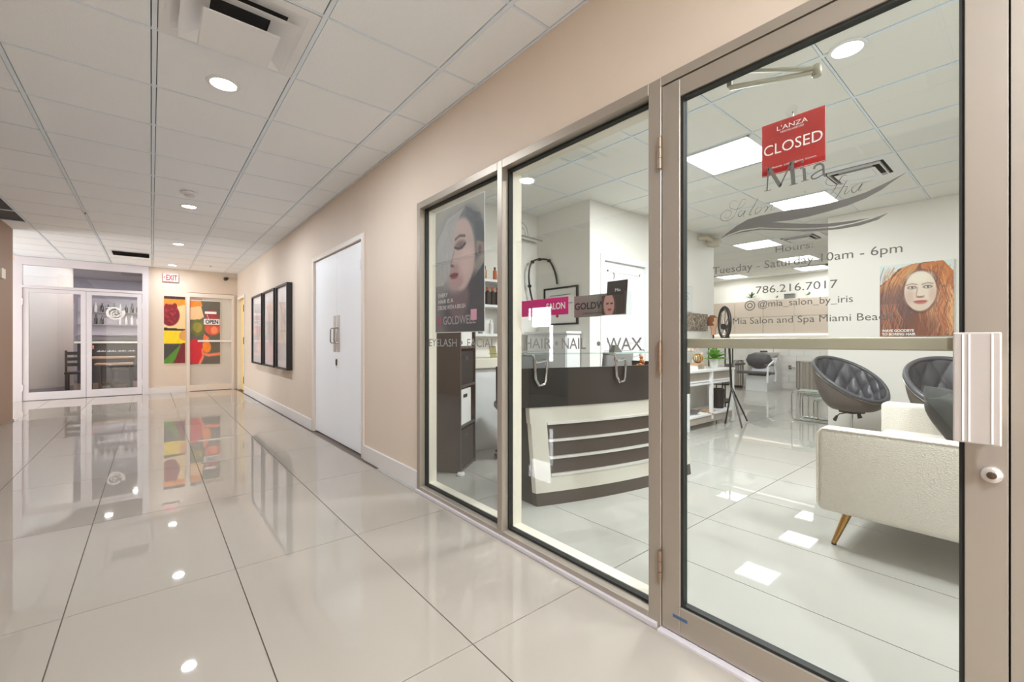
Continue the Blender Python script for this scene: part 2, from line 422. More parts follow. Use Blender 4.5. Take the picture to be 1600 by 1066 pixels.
wf.box(-5.2, -1.93, 12.0, 12.12, 2.60, CZ); wf.box(-5.2, -2.62, 12.0, 12.12, 0, 2.60)
struct('wall_far', wf, peach, 'warm beige wall closing the far end of the hall')
struct('wall_far_left', MB().box(-5.2, -5.0, 4, 12.1, 0, CZ).box(-5.0, -1.72, 8.2, 8.3, 0, CZ), peach)
struct('baseboard_right', MB().box(1.538, WX, 2.955, 4.06, 0, .135).box(1.538, WX, 5.80, 10.9, 0, .135), basem, 'white baseboard along the beige hall wall')
struct('baseboard_far', MB().box(-.045, .59, 11.984, 12.0, 0, .13), basem)
# salon shell
struct('wall_salon_left', MB().box(1.672, 3.75, 4.03, 4.13, 0, CZ), salonwall)
struct('wall_salon_partition', MB().box(3.75, 3.85, 3.27, 4.03, 0, CZ).box(3.75, 3.955, 3.17, 3.27, 0, CZ).box(3.955, 4.85, 3.17, 3.27, 2.09, CZ).box(4.85, 6.65, 3.17, 3.27, 0, CZ), salonwall, 'white partition with a door behind the reception desk')
struct('wall_salon_poster_side', MB().box(6.64, 6.76, -4, 1.70, 0, CZ), salonwall, 'white salon wall carrying the red hair poster')
struct('wall_salon_back', MB().box(11.62, 11.75, -1, 6.6, 0, CZ), salonwall)
struct('wall_salon_side', MB().box(6.6, 11.7, 6.3, 6.4, 0, CZ).box(6.76, 11.7, -.6, -.5, 0, CZ).box(6.6, 6.65, 3.27, 6.3, 0, CZ), salonwall)
struct('wall_salon_near', MB().box(1.6, 6.7, -4.0, -3.9, 0, CZ), salonwall)
# low service wall at the back with ledge
bw = struct('wall_salon_ledge', MB().box(11.34, 11.60, .2, 6.25, 0, 2.10), salonwall, 'tiled service wall with a lit niche above it')
b = MB()
first = None
for r_ in range(2):
    for k in range(9):
        y = .25+k*.66; z0 = 1.30+r_*.4
        if first is None: first = part('beige_panel', MB().box(11.325, 11.338, 0, .65, 0, .39), beigetile, bw, local=True); first.location = (0, y, z0)
        else: copies(first, bw, (0, y, z0))
wt = None
for r_ in range(8):
    for k in range(12):
        y = 2.3+k*.30-(r_ % 2)*.15; z0 = .02+r_*.15
        if wt is None: wt = part('wall_tile', MB().box(11.328, 11.338, .002, .298, .002, .148), marble, bw, local=True); wt.location = (0, y, z0)
        else: copies(wt, bw, (0, y, z0))
part('bright_ledge_strip', MB().box(11.30, 11.338, .3, 6.2, 1.255, 1.275), ledge, bw)  # bright ledge line, drawn as an emissive strip

# ================================================================ storefront windows
def storefront_window(name, y0, y1, jl, jr, zt=2.147):
    # frame runs y0..y1 (outer), jl/jr member widths at high-y / low-y ends
    wdw = struct(name, None, None, loc=(1.59, (y0+y1)/2, 0))
    XF = 1.527
    def member(nm, a, b, z0, z1): part(nm, MB().box(XF, 1.645, a, b, z0, z1), alu, wdw)
    return wdw, member
w1 = struct('window_1', label='narrow aluminium shopfront window nearest the hall door, with the portrait poster', loc=(1.59, 2.4, 0))
w2 = struct('window_2', label='middle aluminium shopfront window showing the reception desk', loc=(1.59, 1.45, 0))
def frame_member(par, a, b, z0, z1, nm='frame_member'): return part(nm, MB().rbox(((1.527+1.66)/2, (a+b)/2, (z0+z1)/2), (.133, b-a, z1-z0), .002, 1), alu, par)
frame_member(w1, 2.912, 2.957, 0, 2.147)
frame_member(w1, 1.932, 1.976, 0, 2.147)
frame_member(w2, .934, .990, 0, 2.147)
frame_member(w1, 1.976, 2.912, 2.100, 2.147); frame_member(w2, .990, 1.932, 2.100, 2.147)
frame_member(w1, 1.976, 2.912, 0, .044); frame_member(w2, .990, 1.932, 0, .044)
part('sill', MB().box(1.512, 1.53, .95, 2.957, 0, .018), aluw, w1); 
for wd, a, b in ((w1, 1.976, 2.912), (w2, .990, 1.932)):
    g = MB(); gx0, gx1, t = 1.570, 1.598, .012
    g.box(gx0, gx1, a, a+t, .044, 2.100).box(gx0, gx1, b-t, b, .044, 2.100).box(gx0, gx1, a+t, b-t, 2.088, 2.100).box(gx0, gx1, a+t, b-t, .044, .056)
    part('gasket', g, rubber, wd)
    part('pane', MB().box(1.580, 1.586, a+t, b-t, .056, 2.088), pane, wd)
    r = MB(); r.box(1.598, 1.661, b-.014, b-.0005, .0445, 2.0995); r.box(1.598, 1.661, a+.0005, a+.01, .0445, 2.0995); r.box(1.598, 1.661, a+.01, b-.014, 2.086, 2.0995); r.box(1.598, 1.661, a+.01, b-.014, .0445, .060)
    part('glazing_bead', r, cream, wd)
# header above the door and right jamb
tr = struct('trim_5', MB().box(1.527, 1.66, .0386, .934, 2.112, 2.147), alu, 'aluminium header above the glass shop door')
struct('trim_6', MB().box(1.527, 1.66, -.024, .0385, 0, 2.147).box(1.522, 1.527, -.020, -.008, 0, 2.147), alu, 'aluminium jamb to the right of the shop door')
struct('trim_8', MB().box(1.573, 1.60, .028, .062, .01, 2.11).box(1.573, 1.60, .918, .945, .01, 2.11).box(1.573, 1.60, .062, .918, 2.098, 2.13), rubber, 'black strips added behind the door gaps to block light')  # added strips stop salon light showing through the door gaps
struct('trim_7', MB().box(1.500, 1.66, .04, .934, 0, .010), aluw)
# lettering on the two windows
TXX = 1.5788
for s, a, b, par in (('EYELASH', 2.862, 2.485, w1), ('FACIAL', 2.360, 2.062, w1), ('HAIR', 1.795, 1.590, w2), ('NAIL', 1.515, 1.358, w2), ('WAX', 1.238, 1.052, w2)):
    o = wall_text('lettering', s, TXX, a, b, 1.082, .052, decal2, par, bold=.006); 
for yy, par in ((2.425, w1), (1.552, w2), (1.283, w2)):
    p = MB(); flatpoly(p, [(yy+.011*math.cos(k*R(20)), 1.108+.011*math.sin(k*R(20))) for k in range(18)], TXX); part('lettering_dot', p, decal2, par)

# ================================================================ salon glass door
d1 = struct('door_1', label='aluminium and glass shop door carrying the salon logo and opening hours', loc=(1.55, .49, 0))
DY0, DY1, DZ0, DZ1 = .042, .930, .014, 2.106
def dm(nm, a, b, z0, z1): return part(nm, MB().rbox((1.549, (a+b)/2, (z0+z1)/2), (.044, b-a, z1-z0), .0015, 1), alu, d1)
dm('stile', .856, DY1, DZ0, DZ1); dm('stile', DY0, .113, DZ0, DZ1)
dm('top_rail', .1135, .8555, 2.040, DZ1); dm('bottom_rail', .1135, .8555, DZ0, .118)
g = MB(); gx0, gx1, t = 1.535, 1.563, .010
g.box(gx0, gx1, .113, .113+t, .118, 2.04).box(gx0, gx1, .856-t, .856, .118, 2.04).box(gx0, gx1, .123, .846, 2.03, 2.04).box(gx0, gx1, .123, .846, .118, .128)
part('gasket', g, rubber, d1)
part('pane', MB().box(1.550, 1.556, .123, .846, .128, 2.03), pane, d1)
part('push_bar', MB().rbox((1.578, .485, 1.112), (.020, .742, .036), .004, 2), M('bar_aluminium', (176, 172, 152), .4, .4), d1)
part('rating_label', MB().box(1.5262, 1.5272, .826, .884, .072, .084), M('blue_label', (70, 96, 128), .5), d1)
# pull handle
hd = part('pull_handle', MB().rbox((1.462, .0885, 1.012), (.014, .077, .256), .003, 2).box(1.468, 1.527, .054, .060, .93, 1.09).box(1.468, 1.527, .117, .121, .93, 1.09), M('handle_aluminium', (196, 188, 180), .35, .35), d1, label='wide plate pull handle')
for yy in (.100, .110, .064): part('handle_ridge', MB().box(1.4528, 1.4555, yy-.0015, yy+.0015, .888, 1.136), white, hd)
lk = part('lock_cylinder', MB().tube([(1.527, .068, .805), (1.517, .068, .805), (1.513, .068, .805)], [.019, .018, .012], 20), M('lock_ring', (205, 198, 190), .3, .5), d1, smooth=True)
part('keyhole', MB().tube([(1.514, .068, .805), (1.509, .068, .805)], [.009, .008], 14).box(1.505, 1.512, .066, .070, .798, .812), M('worn_brass', (110, 92, 76), .4, .8), lk)
for zz in (1.848, 1.055, .246):
    b = MB()
    for k in range(3): b.tube([(1.518, .934, zz-.06+k*.041), (1.518, .934, zz-.06+k*.041+.039)], .0085, n=10)
    b.tube([(1.518, .934, zz-.066), (1.520, .932, zz+.068)], .0035, n=8)
    part('hinge', b, M('hinge_bronze', (150, 128, 108), .35, .7) if zz > 1.8 else bpy.data.materials['hinge_bronze'], d1, smooth=True)
# door closer arms inside
b = MB()
clo = thing('door_closer', 'grey folding door closer arms high behind the shop door glass', 'door closer', (1.66, .70, 2.05))
part('arm', MB().tube([(1.657, .73, 2.062), (1.798, .496, 2.066)], [.010, .008], n=8), M('closer_grey', (178, 178, 160), .4, .3), clo)
part('arm', MB().tube([(1.635, .654, 2.080), (1.798, .496, 2.078)], [.006, .009], n=8), bpy.data.materials['closer_grey'], clo)
part('joint', MB().lathe((1.80, .494, 2.05), [(.013, 0), (.016, .004), (.016, .034), (.012, .04)], 12), bpy.data.materials['closer_grey'], clo, smooth=True)
part('mounting_bracket', MB().box(1.628, 1.644, .646, .662, 2.08, 2.112), bpy.data.materials['closer_grey'], clo); part('mounting_bracket', MB().box(1.652, 1.666, .722, .738, 2.066, 2.112), bpy.data.materials['closer_grey'], clo)

# door logo and lettering (vinyl on the pane)
DX = 1.5488
SW1= [(0.718,1.48), (0.693,1.497), (0.659,1.516), (0.623,1.53), (0.584,1.534), (0.539,1.534), (0.493,1.533), (0.443,1.529), (0.396,1.529), (0.351,1.532), (0.308,1.539), (0.268,1.552), (0.242,1.562), (0.221,1.57), (0.245,1.556), (0.273,1.537), (0.308,1.522), (0.351,1.511), (0.396,1.505), (0.443,1.501), (0.493,1.5), (0.547,1.505), (0.493,1.49), (0.443,1.478), (0.396,1.469), (0.351,1.466), (0.297,1.465), (0.336,1.459), (0.381,1.458), (0.427,1.463), (0.476,1.471), (0.529,1.482), (0.584,1.496), (0.643,1.499), (0.684,1.492)]
SW2= [(0.693,1.487), (0.643,1.494), (0.584,1.492), (0.529,1.479), (0.476,1.467), (0.427,1.459), (0.381,1.454), (0.336,1.456), (0.295,1.461), (0.259,1.47), (0.281,1.456), (0.322,1.448), (0.366,1.447), (0.411,1.451), (0.46,1.458), (0.529,1.475), (0.584,1.488), (0.643,1.49)]
MIA= [([(0.559,1.684), (0.563,1.612)], 0.0043), ([(0.571,1.611), (0.55,1.611)], 0.0026), ([(0.571,1.686), (0.555,1.686)], 0.0026), ([(0.557,1.683), (0.524,1.615)], 0.0111), ([(0.526,1.612), (0.494,1.681)], 0.0043), ([(0.492,1.683), (0.487,1.611)], 0.0115), ([(0.499,1.61), (0.475,1.611)], 0.0026), ([(0.497,1.685), (0.48,1.685)], 0.0026), ([(0.459,1.653), (0.456,1.615)], 0.0085), ([(0.466,1.614), (0.446,1.614)], 0.0026), ([(0.469,1.654), (0.459,1.655)], 0.0026), ([(0.465,1.675), (0.459,1.674)], 0.0085), ([(0.432,1.642), (0.429,1.65), (0.419,1.653), (0.411,1.649), (0.408,1.639), (0.407,1.619), (0.402,1.612)], 0.006), ([(0.408,1.635), (0.421,1.632), (0.433,1.626), (0.439,1.621), (0.435,1.613), (0.424,1.613), (0.409,1.619)], 0.0043)]
SCR= [([(0.627,1.595), (0.631,1.6), (0.638,1.601), (0.644,1.596), (0.652,1.583), (0.658,1.57), (0.664,1.557), (0.672,1.547), (0.682,1.542), (0.695,1.541), (0.707,1.544), (0.713,1.552), (0.712,1.564), (0.705,1.573), (0.695,1.577), (0.685,1.576), (0.677,1.57), (0.677,1.56), (0.685,1.551), (0.695,1.55), (0.699,1.556), (0.694,1.562)], 0.0015), ([(0.63,1.591), (0.636,1.581), (0.645,1.575), (0.658,1.573), (0.671,1.576), (0.681,1.584), (0.682,1.594), (0.677,1.603), (0.666,1.604), (0.655,1.599)], 0.0013), ([(0.638,1.562), (0.645,1.564), (0.652,1.557), (0.653,1.548), (0.648,1.545), (0.641,1.55), (0.63,1.562), (0.636,1.55), (0.638,1.544), (0.633,1.543)], 0.0023), ([(0.59,1.593), (0.599,1.577), (0.61,1.561), (0.617,1.548), (0.616,1.543), (0.61,1.545)], 0.0025), ([(0.587,1.563), (0.595,1.56), (0.599,1.552), (0.598,1.543), (0.592,1.544), (0.584,1.55), (0.58,1.558), (0.584,1.563)], 0.0022), ([(0.576,1.556), (0.566,1.561), (0.561,1.556), (0.57,1.543), (0.563,1.551), (0.554,1.559), (0.546,1.561), (0.551,1.55), (0.55,1.545), (0.541,1.549)], 0.0022), ([(0.35,1.598), (0.358,1.602), (0.365,1.596), (0.372,1.585), (0.378,1.572), (0.384,1.562), (0.391,1.554)], 0.0023), ([(0.357,1.577), (0.367,1.579), (0.378,1.578), (0.388,1.579), (0.398,1.585), (0.402,1.593), (0.399,1.603), (0.391,1.607), (0.384,1.606)], 0.0014), ([(0.398,1.572), (0.384,1.569), (0.37,1.569), (0.359,1.568)], 0.0012), ([(0.35,1.585), (0.359,1.57), (0.369,1.553), (0.38,1.536)], 0.0027), ([(0.359,1.568), (0.35,1.567), (0.352,1.56), (0.355,1.553), (0.357,1.547), (0.352,1.547), (0.344,1.554)], 0.0023), ([(0.326,1.566), (0.333,1.564), (0.34,1.557), (0.338,1.547), (0.332,1.546), (0.323,1.555), (0.315,1.566), (0.323,1.552), (0.323,1.547), (0.315,1.55)], 0.0027), ([(0.344,1.569), (0.322,1.569), (0.303,1.568), (0.291,1.568)], 0.0008), ([(0.501,1.57), (0.506,1.561), (0.507,1.552), (0.495,1.54), (0.478,1.541), (0.463,1.546), (0.449,1.545)], 0.0017), ([(0.457,1.579), (0.455,1.579)], 0.0039), ([(0.409,1.56), (0.42,1.565), (0.432,1.563), (0.433,1.556), (0.423,1.55), (0.412,1.549), (0.4,1.553)], 0.0012)]
b = MB(); flatpoly(b, SW1, DX); flatpoly(b, SW2, DX); part('logo_swoosh', b, decal, d1, label='sweeping grey swoosh under the logo')
b = MB()
for P, w_ in MIA: ribbon(b, P, w_, DX-.0002)
part('logo_lettering', b, decal, d1)
b = MB()
for P, w_ in SCR: ribbon(b, P, w_, DX-.0003, taper=True)
part('script_lettering', b, decal, d1)
for s, a, c_, z, cap in (('Hours:', .538, .434, 1.4045, .0195), ('Tuesday - Saturday 10am - 6pm', .741, .230, 1.3585, .0245), ('786.216.7017', .597, .373, 1.277, .0235), ('@mia_salon_by_iris', .591, .337, 1.232, .0205), ('Mia Salon and Spa Miami Beach', .672, .251, 1.178, .0205)):
    wall_text('lettering', s, DX, a, c_, z, cap, decal, d1)
b = MB()
for rad, n in ((.0155, 20), (.0075, 16)):
    P = [(.616+rad*math.cos(k*2*math.pi/n)*(1+.0), 1.239+rad*math.sin(k*2*math.pi/n)) for k in range(n+1)]
    for p, q in zip(P, P[1:]): ribbon(b, [p, q], .0032, DX)
part('camera_icon', b, decal, d1)

# ================================================================ hall double door
d2 = struct('door_2', label='plain white double cupboard door in the hall wall', loc=(1.59, 4.93, 0))
for a, b_ in ((4.135, 4.922), (4.928, 5.725)): part('door_leaf', MB().rbox((1.588, (a+b_)/2, 1.056), (.03, b_-a, 2.08), .002, 1), doorwhite, d2)
part('door_frame', MB().box(1.545, 1.66, 4.070, 4.130, 0, 2.15).box(1.545, 1.66, 5.730, 5.79, 0, 2.15).box(1.545, 1.66, 4.13, 5.73, 2.102, 2.15), M('beige_door_frame', (226, 214, 202), .45), d2)
part('door_stop', MB().box(1.61, 1.65, 4.13, 5.73, 0.0, 2.10), plenum, d2)
for yy in (4.865, 4.985):
    part('pull_handle', MB().tube([(1.573, yy, 1.10), (1.535, yy, 1.10), (1.525, yy, 1.112), (1.525, yy, 1.25), (1.535, yy, 1.262), (1.573, yy, 1.262)], .007, n=8), chromed, d2, smooth=True)
    part('push_plate', MB().box(1.5705, 1.573, yy-.045, yy+.045, 1.0, 1.40), corr, d2)
lk = part('lock_plate', MB().rbox((1.570, 4.90, .885), (.012, .05, .10), .003, 2), cream, d2)
part('keypad', MB().box(1.556, 1.564, 4.885, 4.915, .855, .92), black, lk)
for zz in (.3, 1.85): part('hinge', MB().tube([(1.545, 4.132, zz-.05), (1.545, 4.132, zz+.05)], .008), aluw, d2)

# ================================================================ yellow-lit doorway
d5 = struct('door_3', label='narrow doorway glowing yellow at the far end of the right wall', loc=(1.6, 11.4, 0))
yel = M('yellow_lit_paint', (240, 208, 140), .5)  # yellow glow of the room is put into this wall and door colour
part('door_frame', MB().box(1.535, 1.67, 10.88, 10.94, 0, 2.12).box(1.535, 1.67, 11.78, 11.84, 0, 2.12).box(1.535, 1.67, 10.94, 11.78, 2.07, 2.12), cream, d5)
part('door_leaf', MB().box(1.60, 1.63, 11.30, 11.775, .01, 2.06), yel, d5)
part('hinge', MB().box(1.525, 1.535, 10.90, 10.92, 1.75, 1.90).box(1.525, 1.535, 10.90, 10.92, 1.05, 1.2).box(1.525, 1.535, 10.90, 10.92, .2, .35), black, d5)
struct('wall_back_room', MB().box(1.70, 3.0, 12.0, 12.1, 0, CZ).box(1.70, 3.0, 10.4, 10.5, 0, CZ).box(3.0, 3.1, 10.4, 12.1, 0, CZ).box(1.66, 3.1, 10.4, 12.1, -.05, -.001).box(1.66, 3.1, 10.4, 12.1, CZ-.1, CZ), yel)

# ================================================================ restaurant front
d3 = struct('door_4', label='pair of white framed glass doors with a transom into the restaurant', loc=(-.95, 12.03, 0))
def fm(nm, x0, x1, z0, z1, y0=11.97, y1=12.07): return part(nm, MB().box(x0, x1, y0, y1, z0, z1), aluw, d3)
fm('door_frame', -1.93, -1.84, 0, 2.69); fm('door_frame', -.145, -.045, 0, 2.69); fm('door_frame', -1.84, -.145, 2.54, 2.69); fm('door_frame', -1.84, -.145, 2.11, 2.16)
part('transom_pane', MB().box(-1.84, -.145, 12.02, 12.026, 2.16, 2.54), pane, d3)
for x0, x1 in ((-1.835, -.993), (-.987, -.150)):
    lf = part('door_leaf', MB().box(x0, x0+.075, 11.985, 12.03, .01, 2.105).box(x1-.075, x1, 11.985, 12.03, .01, 2.105).box(x0+.075, x1-.075, 11.985, 12.03, 2.035, 2.105).box(x0+.075, x1-.075, 11.985, 12.03, .01, .155), aluw, d3)
    part('pane', MB().box(x0+.075, x1-.075, 12.005, 12.011, .155, 2.035), pane, lf)
    for zz in (1.85, .25): part('hinge', MB().cyl((x0 if x0 < -1 else x1, 11.98, zz-.06), (x0 if x0 < -1 else x1, 11.98, zz+.06), .012), aluw, lf)
b = MB()
def crescent(cx, cz, r, a0, a1, w0, w1, n=26):
    V = []
    for k in range(n+1):
        a = R(a0+(a1-a0)*k/n); t = k/n; rr = r*(1-.35*t); ww = w0+(w1-w0)*t
        V.append((b.bm.verts.new((cx+rr*math.cos(a), 12.003, cz+rr*.98*math.sin(a))), b.bm.verts.new((cx+(rr-ww)*math.cos(a), 12.003, cz+(rr-ww)*.98*math.sin(a)))))
    for p, q in zip(V, V[1:]): b.bm.faces.new((p[0], q[0], q[1], p[1]))
crescent(-.575, 1.70, .165, 20, -330, .055, .03); crescent(-.565, 1.675, .10, 10, -300, .03, .016); crescent(-.56, 1.665, .055, 0, -330, .014, .02)
part('spiral_decal', b, whiteprint, d3, label='white shell spiral decal')
b = MB()
for k in range(34):
    if k % 9 != 8: b.box(-.84+k*.0172, -.829+k*.0172, 12.001, 12.003, .905, .917+.008*((k*7) % 3))
part('web_address', b, whiteprint, d3)
w3 = struct('window_3', label='glazed sidelight left of the restaurant doors', loc=(-2.28, 12.03, 0))
part('frame_member', MB().box(-2.62, -2.56, 11.98, 12.06, 0, 2.60).box(-1.99, -1.93, 11.98, 12.06, 0, 2.60).box(-2.56, -1.99, 11.98, 12.06, 2.54, 2.6).box(-2.56, -1.99, 11.98, 12.06, 0, .1).box(-2.56, -1.99, 11.98, 12.06, 1.0, 1.05), aluw, w3)
part('pane', MB().box(-2.56, -1.99, 12.02, 12.026, .1, 2.54), pane, w3)
struct('wall_restaurant', MB().box(-4.6, -4.5, 12.1, 18, 0, 3).box(-4.6, 1.9, 17.4, 17.5, 0, 3).box(1.8, 1.9, 12.12, 17.5, 0, 3).box(-4.5, 1.9, 12.12, 17.5, 2.9, 3.0), darkwall, 'dim restaurant interior beyond the glass doors')
struct('floor', MB().box(-4.6, 1.9, 12.021, 17.5, -.03, 0), woodfloor, 'brown wooden restaurant floor')
w4 = struct('window_4', MB().box(-4.49, -4.47, 13.0, 17.0, .9, 2.5), winm, 'bright restaurant window')
w5 = struct('window_5', MB().box(-4.99, -4.98, 9.4, 11.4, .3, 2.3), winm, 'bright window in the side hall')
# room with windows across the hall (seen only as a reflection)
struct('wall_across', MB().box(-3.3, -3.2, 4.3, 8.2, 0, CZ).box(-3.2, -1.72, 4.2, 4.3, 0, CZ), M('slate_wall', (84, 86, 92), .6))
winb = emit('bright_daylight', (245, 248, 255), 5)
struct('window_6', MB().box(-3.199, -3.19, 7.04, 7.5, 1.58, 1.83).box(-3.199, -3.19, 6.42, 6.98, 1.42, 1.83).box(-3.199, -3.19, 6.36, 6.45, .7, 1.45), winb, 'bright window across the hall')

# far right glass entry (door with food prints)
d6 = struct('door_5', label='milky glass entrance door at the far end behind the food prints', loc=(1.04, 12.04, 0))
part('door_frame', MB().box(.600, .655, 11.97, 12.06, 0, 2.19).box(1.44, 1.49, 11.97, 12.06, 0, 2.19).box(.655, 1.44, 11.97, 12.06, 2.10, 2.19).box(.655, 1.44, 11.97, 12.06, .01, .13), M('warm_white_frame', (226, 214, 200), .4), d6)
part('pane', MB().box(.655, 1.44, 12.02, 12.03, .13, 2.10), milky, d6)
part('push_bar', MB().box(.80, 1.44, 11.975, 12.0, 1.10, 1.14), white, d6)
struct('wall_entry', MB().box(.6, 1.78, 12.6, 12.7, 0, CZ), M('entry_back', (200, 190, 176), .6))

# salon inner door
d7 = struct('door_6', label='white panelled treatment room door in the partition', loc=(4.4, 3.2, 0))
part('door_frame', MB().box(3.925, 3.985, 3.150, 3.26, 0, 2.12).box(4.82, 4.88, 3.150, 3.26, 0, 2.12).box(3.985, 4.82, 3.150, 3.26, 2.05, 2.12), white, d7)
part('door_leaf', MB().box(3.99, 4.815, 3.19, 3.23, .01, 2.045), white, d7)
b = MB()
for z0, z1 in ((.2, .95), (1.1, 1.95)): b.box(4.08, 4.73, 3.184, 3.19, z0, z0+.02).box(4.08, 4.73, 3.184, 3.19, z1-.02, z1).box(4.08, 4.10, 3.184, 3.19, z0, z1).box(4.71, 4.73, 3.184, 3.19, z0, z1)
part('panel_moulding', b, white, d7)
part('door_knob', MB().tube([(4.72, 3.19, 1.0), (4.72, 3.15, 1.0), (4.72, 3.13, 1.0), (4.72, 3.12, 1.0)], [.012, .012, .026, .015], 12), chrome, d7, smooth=True)

# ================================================================ THINGS IN THE HALL
DLn = ['round recessed downlight nearest the camera, beside the square air diffuser', 'second round downlight down the hall, by the smoke detector', 'third round downlight down the hall', 'farthest round downlight, just before the end wall', 'round downlight added overhead behind the view as fill light', 'round downlight added unseen at the near end of the hall as fill light']
def downlight(x, y, label, group, r=.065):
    t = thing('downlight', label, 'ceiling light', (x, y, CZ), group=group)
    part('trim_ring', MB().lathe((x, y, CZ), [(r, -.001), (r+.005, -.006), (r+.022, -.005), (r+.024, .0)], 28), white, t, smooth=True)
    part('lens', MB().lathe((x, y, CZ), [(r, -.004), (r, -.002)], 24), lampm, t)
for (x, y), l in zip(HALL_DL, DLn): downlight(x, y, l, 'hall downlights')
downlight(2.889, .653, 'round downlight in the salon ceiling above the shop door', 'salon downlights')

# square diffuser
df = thing('air_diffuser', 'large white square stepped air diffuser in the hall ceiling', 'air vent', (.332, 2.527, CZ))
part('duct_box', MB().box(.03, .634, 2.227, 2.827, CZ+.0125, CZ+.015), M('duct_shade', (40, 40, 42), .9), df)  # thin dark sheet stands in for the shade between the louvres
def cone(nm, o, i, z0, z1, th=.003):
    b = MB(); cx, cy = .332, 2.527
    def ring(h, z): return [b.bm.verts.new((cx+sx*h, cy+sy*h, z)) for sx, sy in ((-1, -1), (1, -1), (1, 1), (-1, 1))]
    A, B_, Cc, D = ring(o, z0), ring(i, z1), ring(i-th, z1), ring(o-th, z0-.0)
    for P, Q in ((A, B_), (B_, Cc), (Cc, D), (D, A)):
        for k in range(4): b.bm.faces.new((P[k], P[(k+1) % 4], Q[(k+1) % 4], Q[k]))
    return part(nm, b, white, df)
part('outer_flange', MB().box(.026, .638, 2.221, 2.265, CZ-.004, CZ+.002).box(.026, .638, 2.789, 2.833, CZ-.004, CZ+.002).box(.026, .07, 2.265, 2.789, CZ-.004, CZ+.002).box(.594, .638, 2.265, 2.789, CZ-.004, CZ+.002), white, df)
cone('louvre', .266, .19, CZ-.003, CZ+.011, .004); cone('louvre', .232, .125, CZ-.042, CZ+.002, .004); cone('louvre', .157, .07, CZ-.082, CZ-.050, .004)
b = MB().box(.332-.152, .332+.152, 2.527-.152, 2.527+.152, CZ-.085, CZ-.082); part('centre_plate', b, white, df)

b = thing('smoke_detector', 'small white smoke detector on the hall ceiling', 'smoke detector', (.311, 5.73, CZ))
part('base', MB().lathe((.311, 5.73, CZ), [(.06, 0), (.075, -.004), (.075, -.018), (.055, -.03)], 24), white, b, smooth=True)
part('sensor_cap', MB().lathe((.311, 5.73, CZ), [(.045, -.03), (.05, -.036), (.035, -.05), (.02, -.054)], 20), aluw, b, smooth=True)
v = thing('slot_vent', 'dark slotted air vent in the hall ceiling near the restaurant doors', 'air vent', (-.28, 10.45, CZ))
part('frame', MB().box(-.56, -.0, 10.18, 10.72, CZ-.006, CZ-.0005), white, v)
for k in range(6): part('slat', MB().obox((-.28, 10.25+k*.08, CZ-.010), (.5, .045, .004), 0, R(25)), black, v)
for x, y, l in ((-.62, 7.4, 'small sprinkler head on the left of the hall ceiling'), (.95, 11.0, 'small sprinkler head on the ceiling by the far corner')):
    s = thing('sprinkler', l, 'sprinkler', (x, y, CZ)); part('escutcheon', MB().lathe((x, y, CZ), [(.035, 0), (.03, -.006), (.012, -.01)], 18), white, s, smooth=True); part('nozzle', MB().cyl((x, y, CZ-.01), (x, y, CZ-.03), .008), chromed, s)

# framed pictures
artglass = glass('picture_glazing', (.98, .98, .98), 0, 1.05)
art = [('white framed print with faint grey drawing, farthest of the three black frames', 9.62, 8.66), ('white framed print with faint grey drawing, middle of the three black frames', 8.52, 7.66), ('white framed print with faint grey drawing, nearest of the three black frames', 7.54, 6.80)]
for i, (l, ya, yb) in enumerate(art):
    z0, z1, X1 = .70, 1.96, 1.478
    t = thing('picture_frame', l, 'picture', (WX, (ya+yb)/2, z0), group='framed prints on the hall wall')
    w_ = .028
    part('frame', MB().box(X1, WX-.001, yb, yb+w_, z0, z1).box(X1, WX-.001, ya-w_, ya, z0, z1).box(X1, WX-.001, yb+w_, ya-w_, z0, z0+w_).box(X1, WX-.001, yb+w_, ya-w_, z1-w_, z1), black, t)
    c = Cv(40, 60, (232, 226, 222)); c.ell(.5, .42, .34, .26, (186, 176, 172), soft=.9, a=.7); c.line([(.25, .2), (.45, .35), (.4, .55), (.6, .7), (.7, .5)], .03, (150, 140, 140), a=.5); c.grad((205, 196, 192), .55, .6, .5)
    c.obj('print', (X1+.03, ya-w_, z1-w_), RX, RZ, ya-yb-2*w_, z1-z0-2*w_, t)
    part('glazing', MB().box(X1+.018, X1+.021, yb+w_, ya-w_, z0+w_, z1-w_), artglass, t)

# exit sign, camera, plaque, food prints
e = thing('exit_sign', 'red lettered exit sign high on the far wall', 'exit sign', (.325, 11.99, 2.48))
part('housing', MB().rbox((.325, 11.965, 2.488), (.27, .05, .17), .006, 2), M('sign_white', (206, 190, 184), .4), e)
redl = emit('lit_red_letters', (220, 20, 20), .25, (200, 16, 16))
text('lettering', 'EXIT', (.245, 11.938, 2.435), (1, 0, 0), RZ, .19, .11, redl, e, bold=.03)
text('arrow', '<', (.203, 11.938, 2.445), (1, 0, 0), RZ, .03, .08, redl, e, bold=.02)
s = thing('security_camera', 'small black dome camera on the far wall by the corner', 'camera', (1.33, 11.99, 2.55))
part('mount', MB().cyl((1.36, 12, 2.57), (1.34, 11.95, 2.56), .03), black, s, smooth=True)
part('body', MB().tube([(1.345, 11.95, 2.56), (1.31, 11.90, 2.545), (1.30, 11.885, 2.54)], [.035, .04, .02], 14), black, s, smooth=True)
s = solo('wall_plaque', MB().rbox((-1.49, 8.6, 2.0), (.02, .18, .13), .004, 2), cream, 'small cream plaque on the taupe wall end at left', 'sign')
cam_ = None
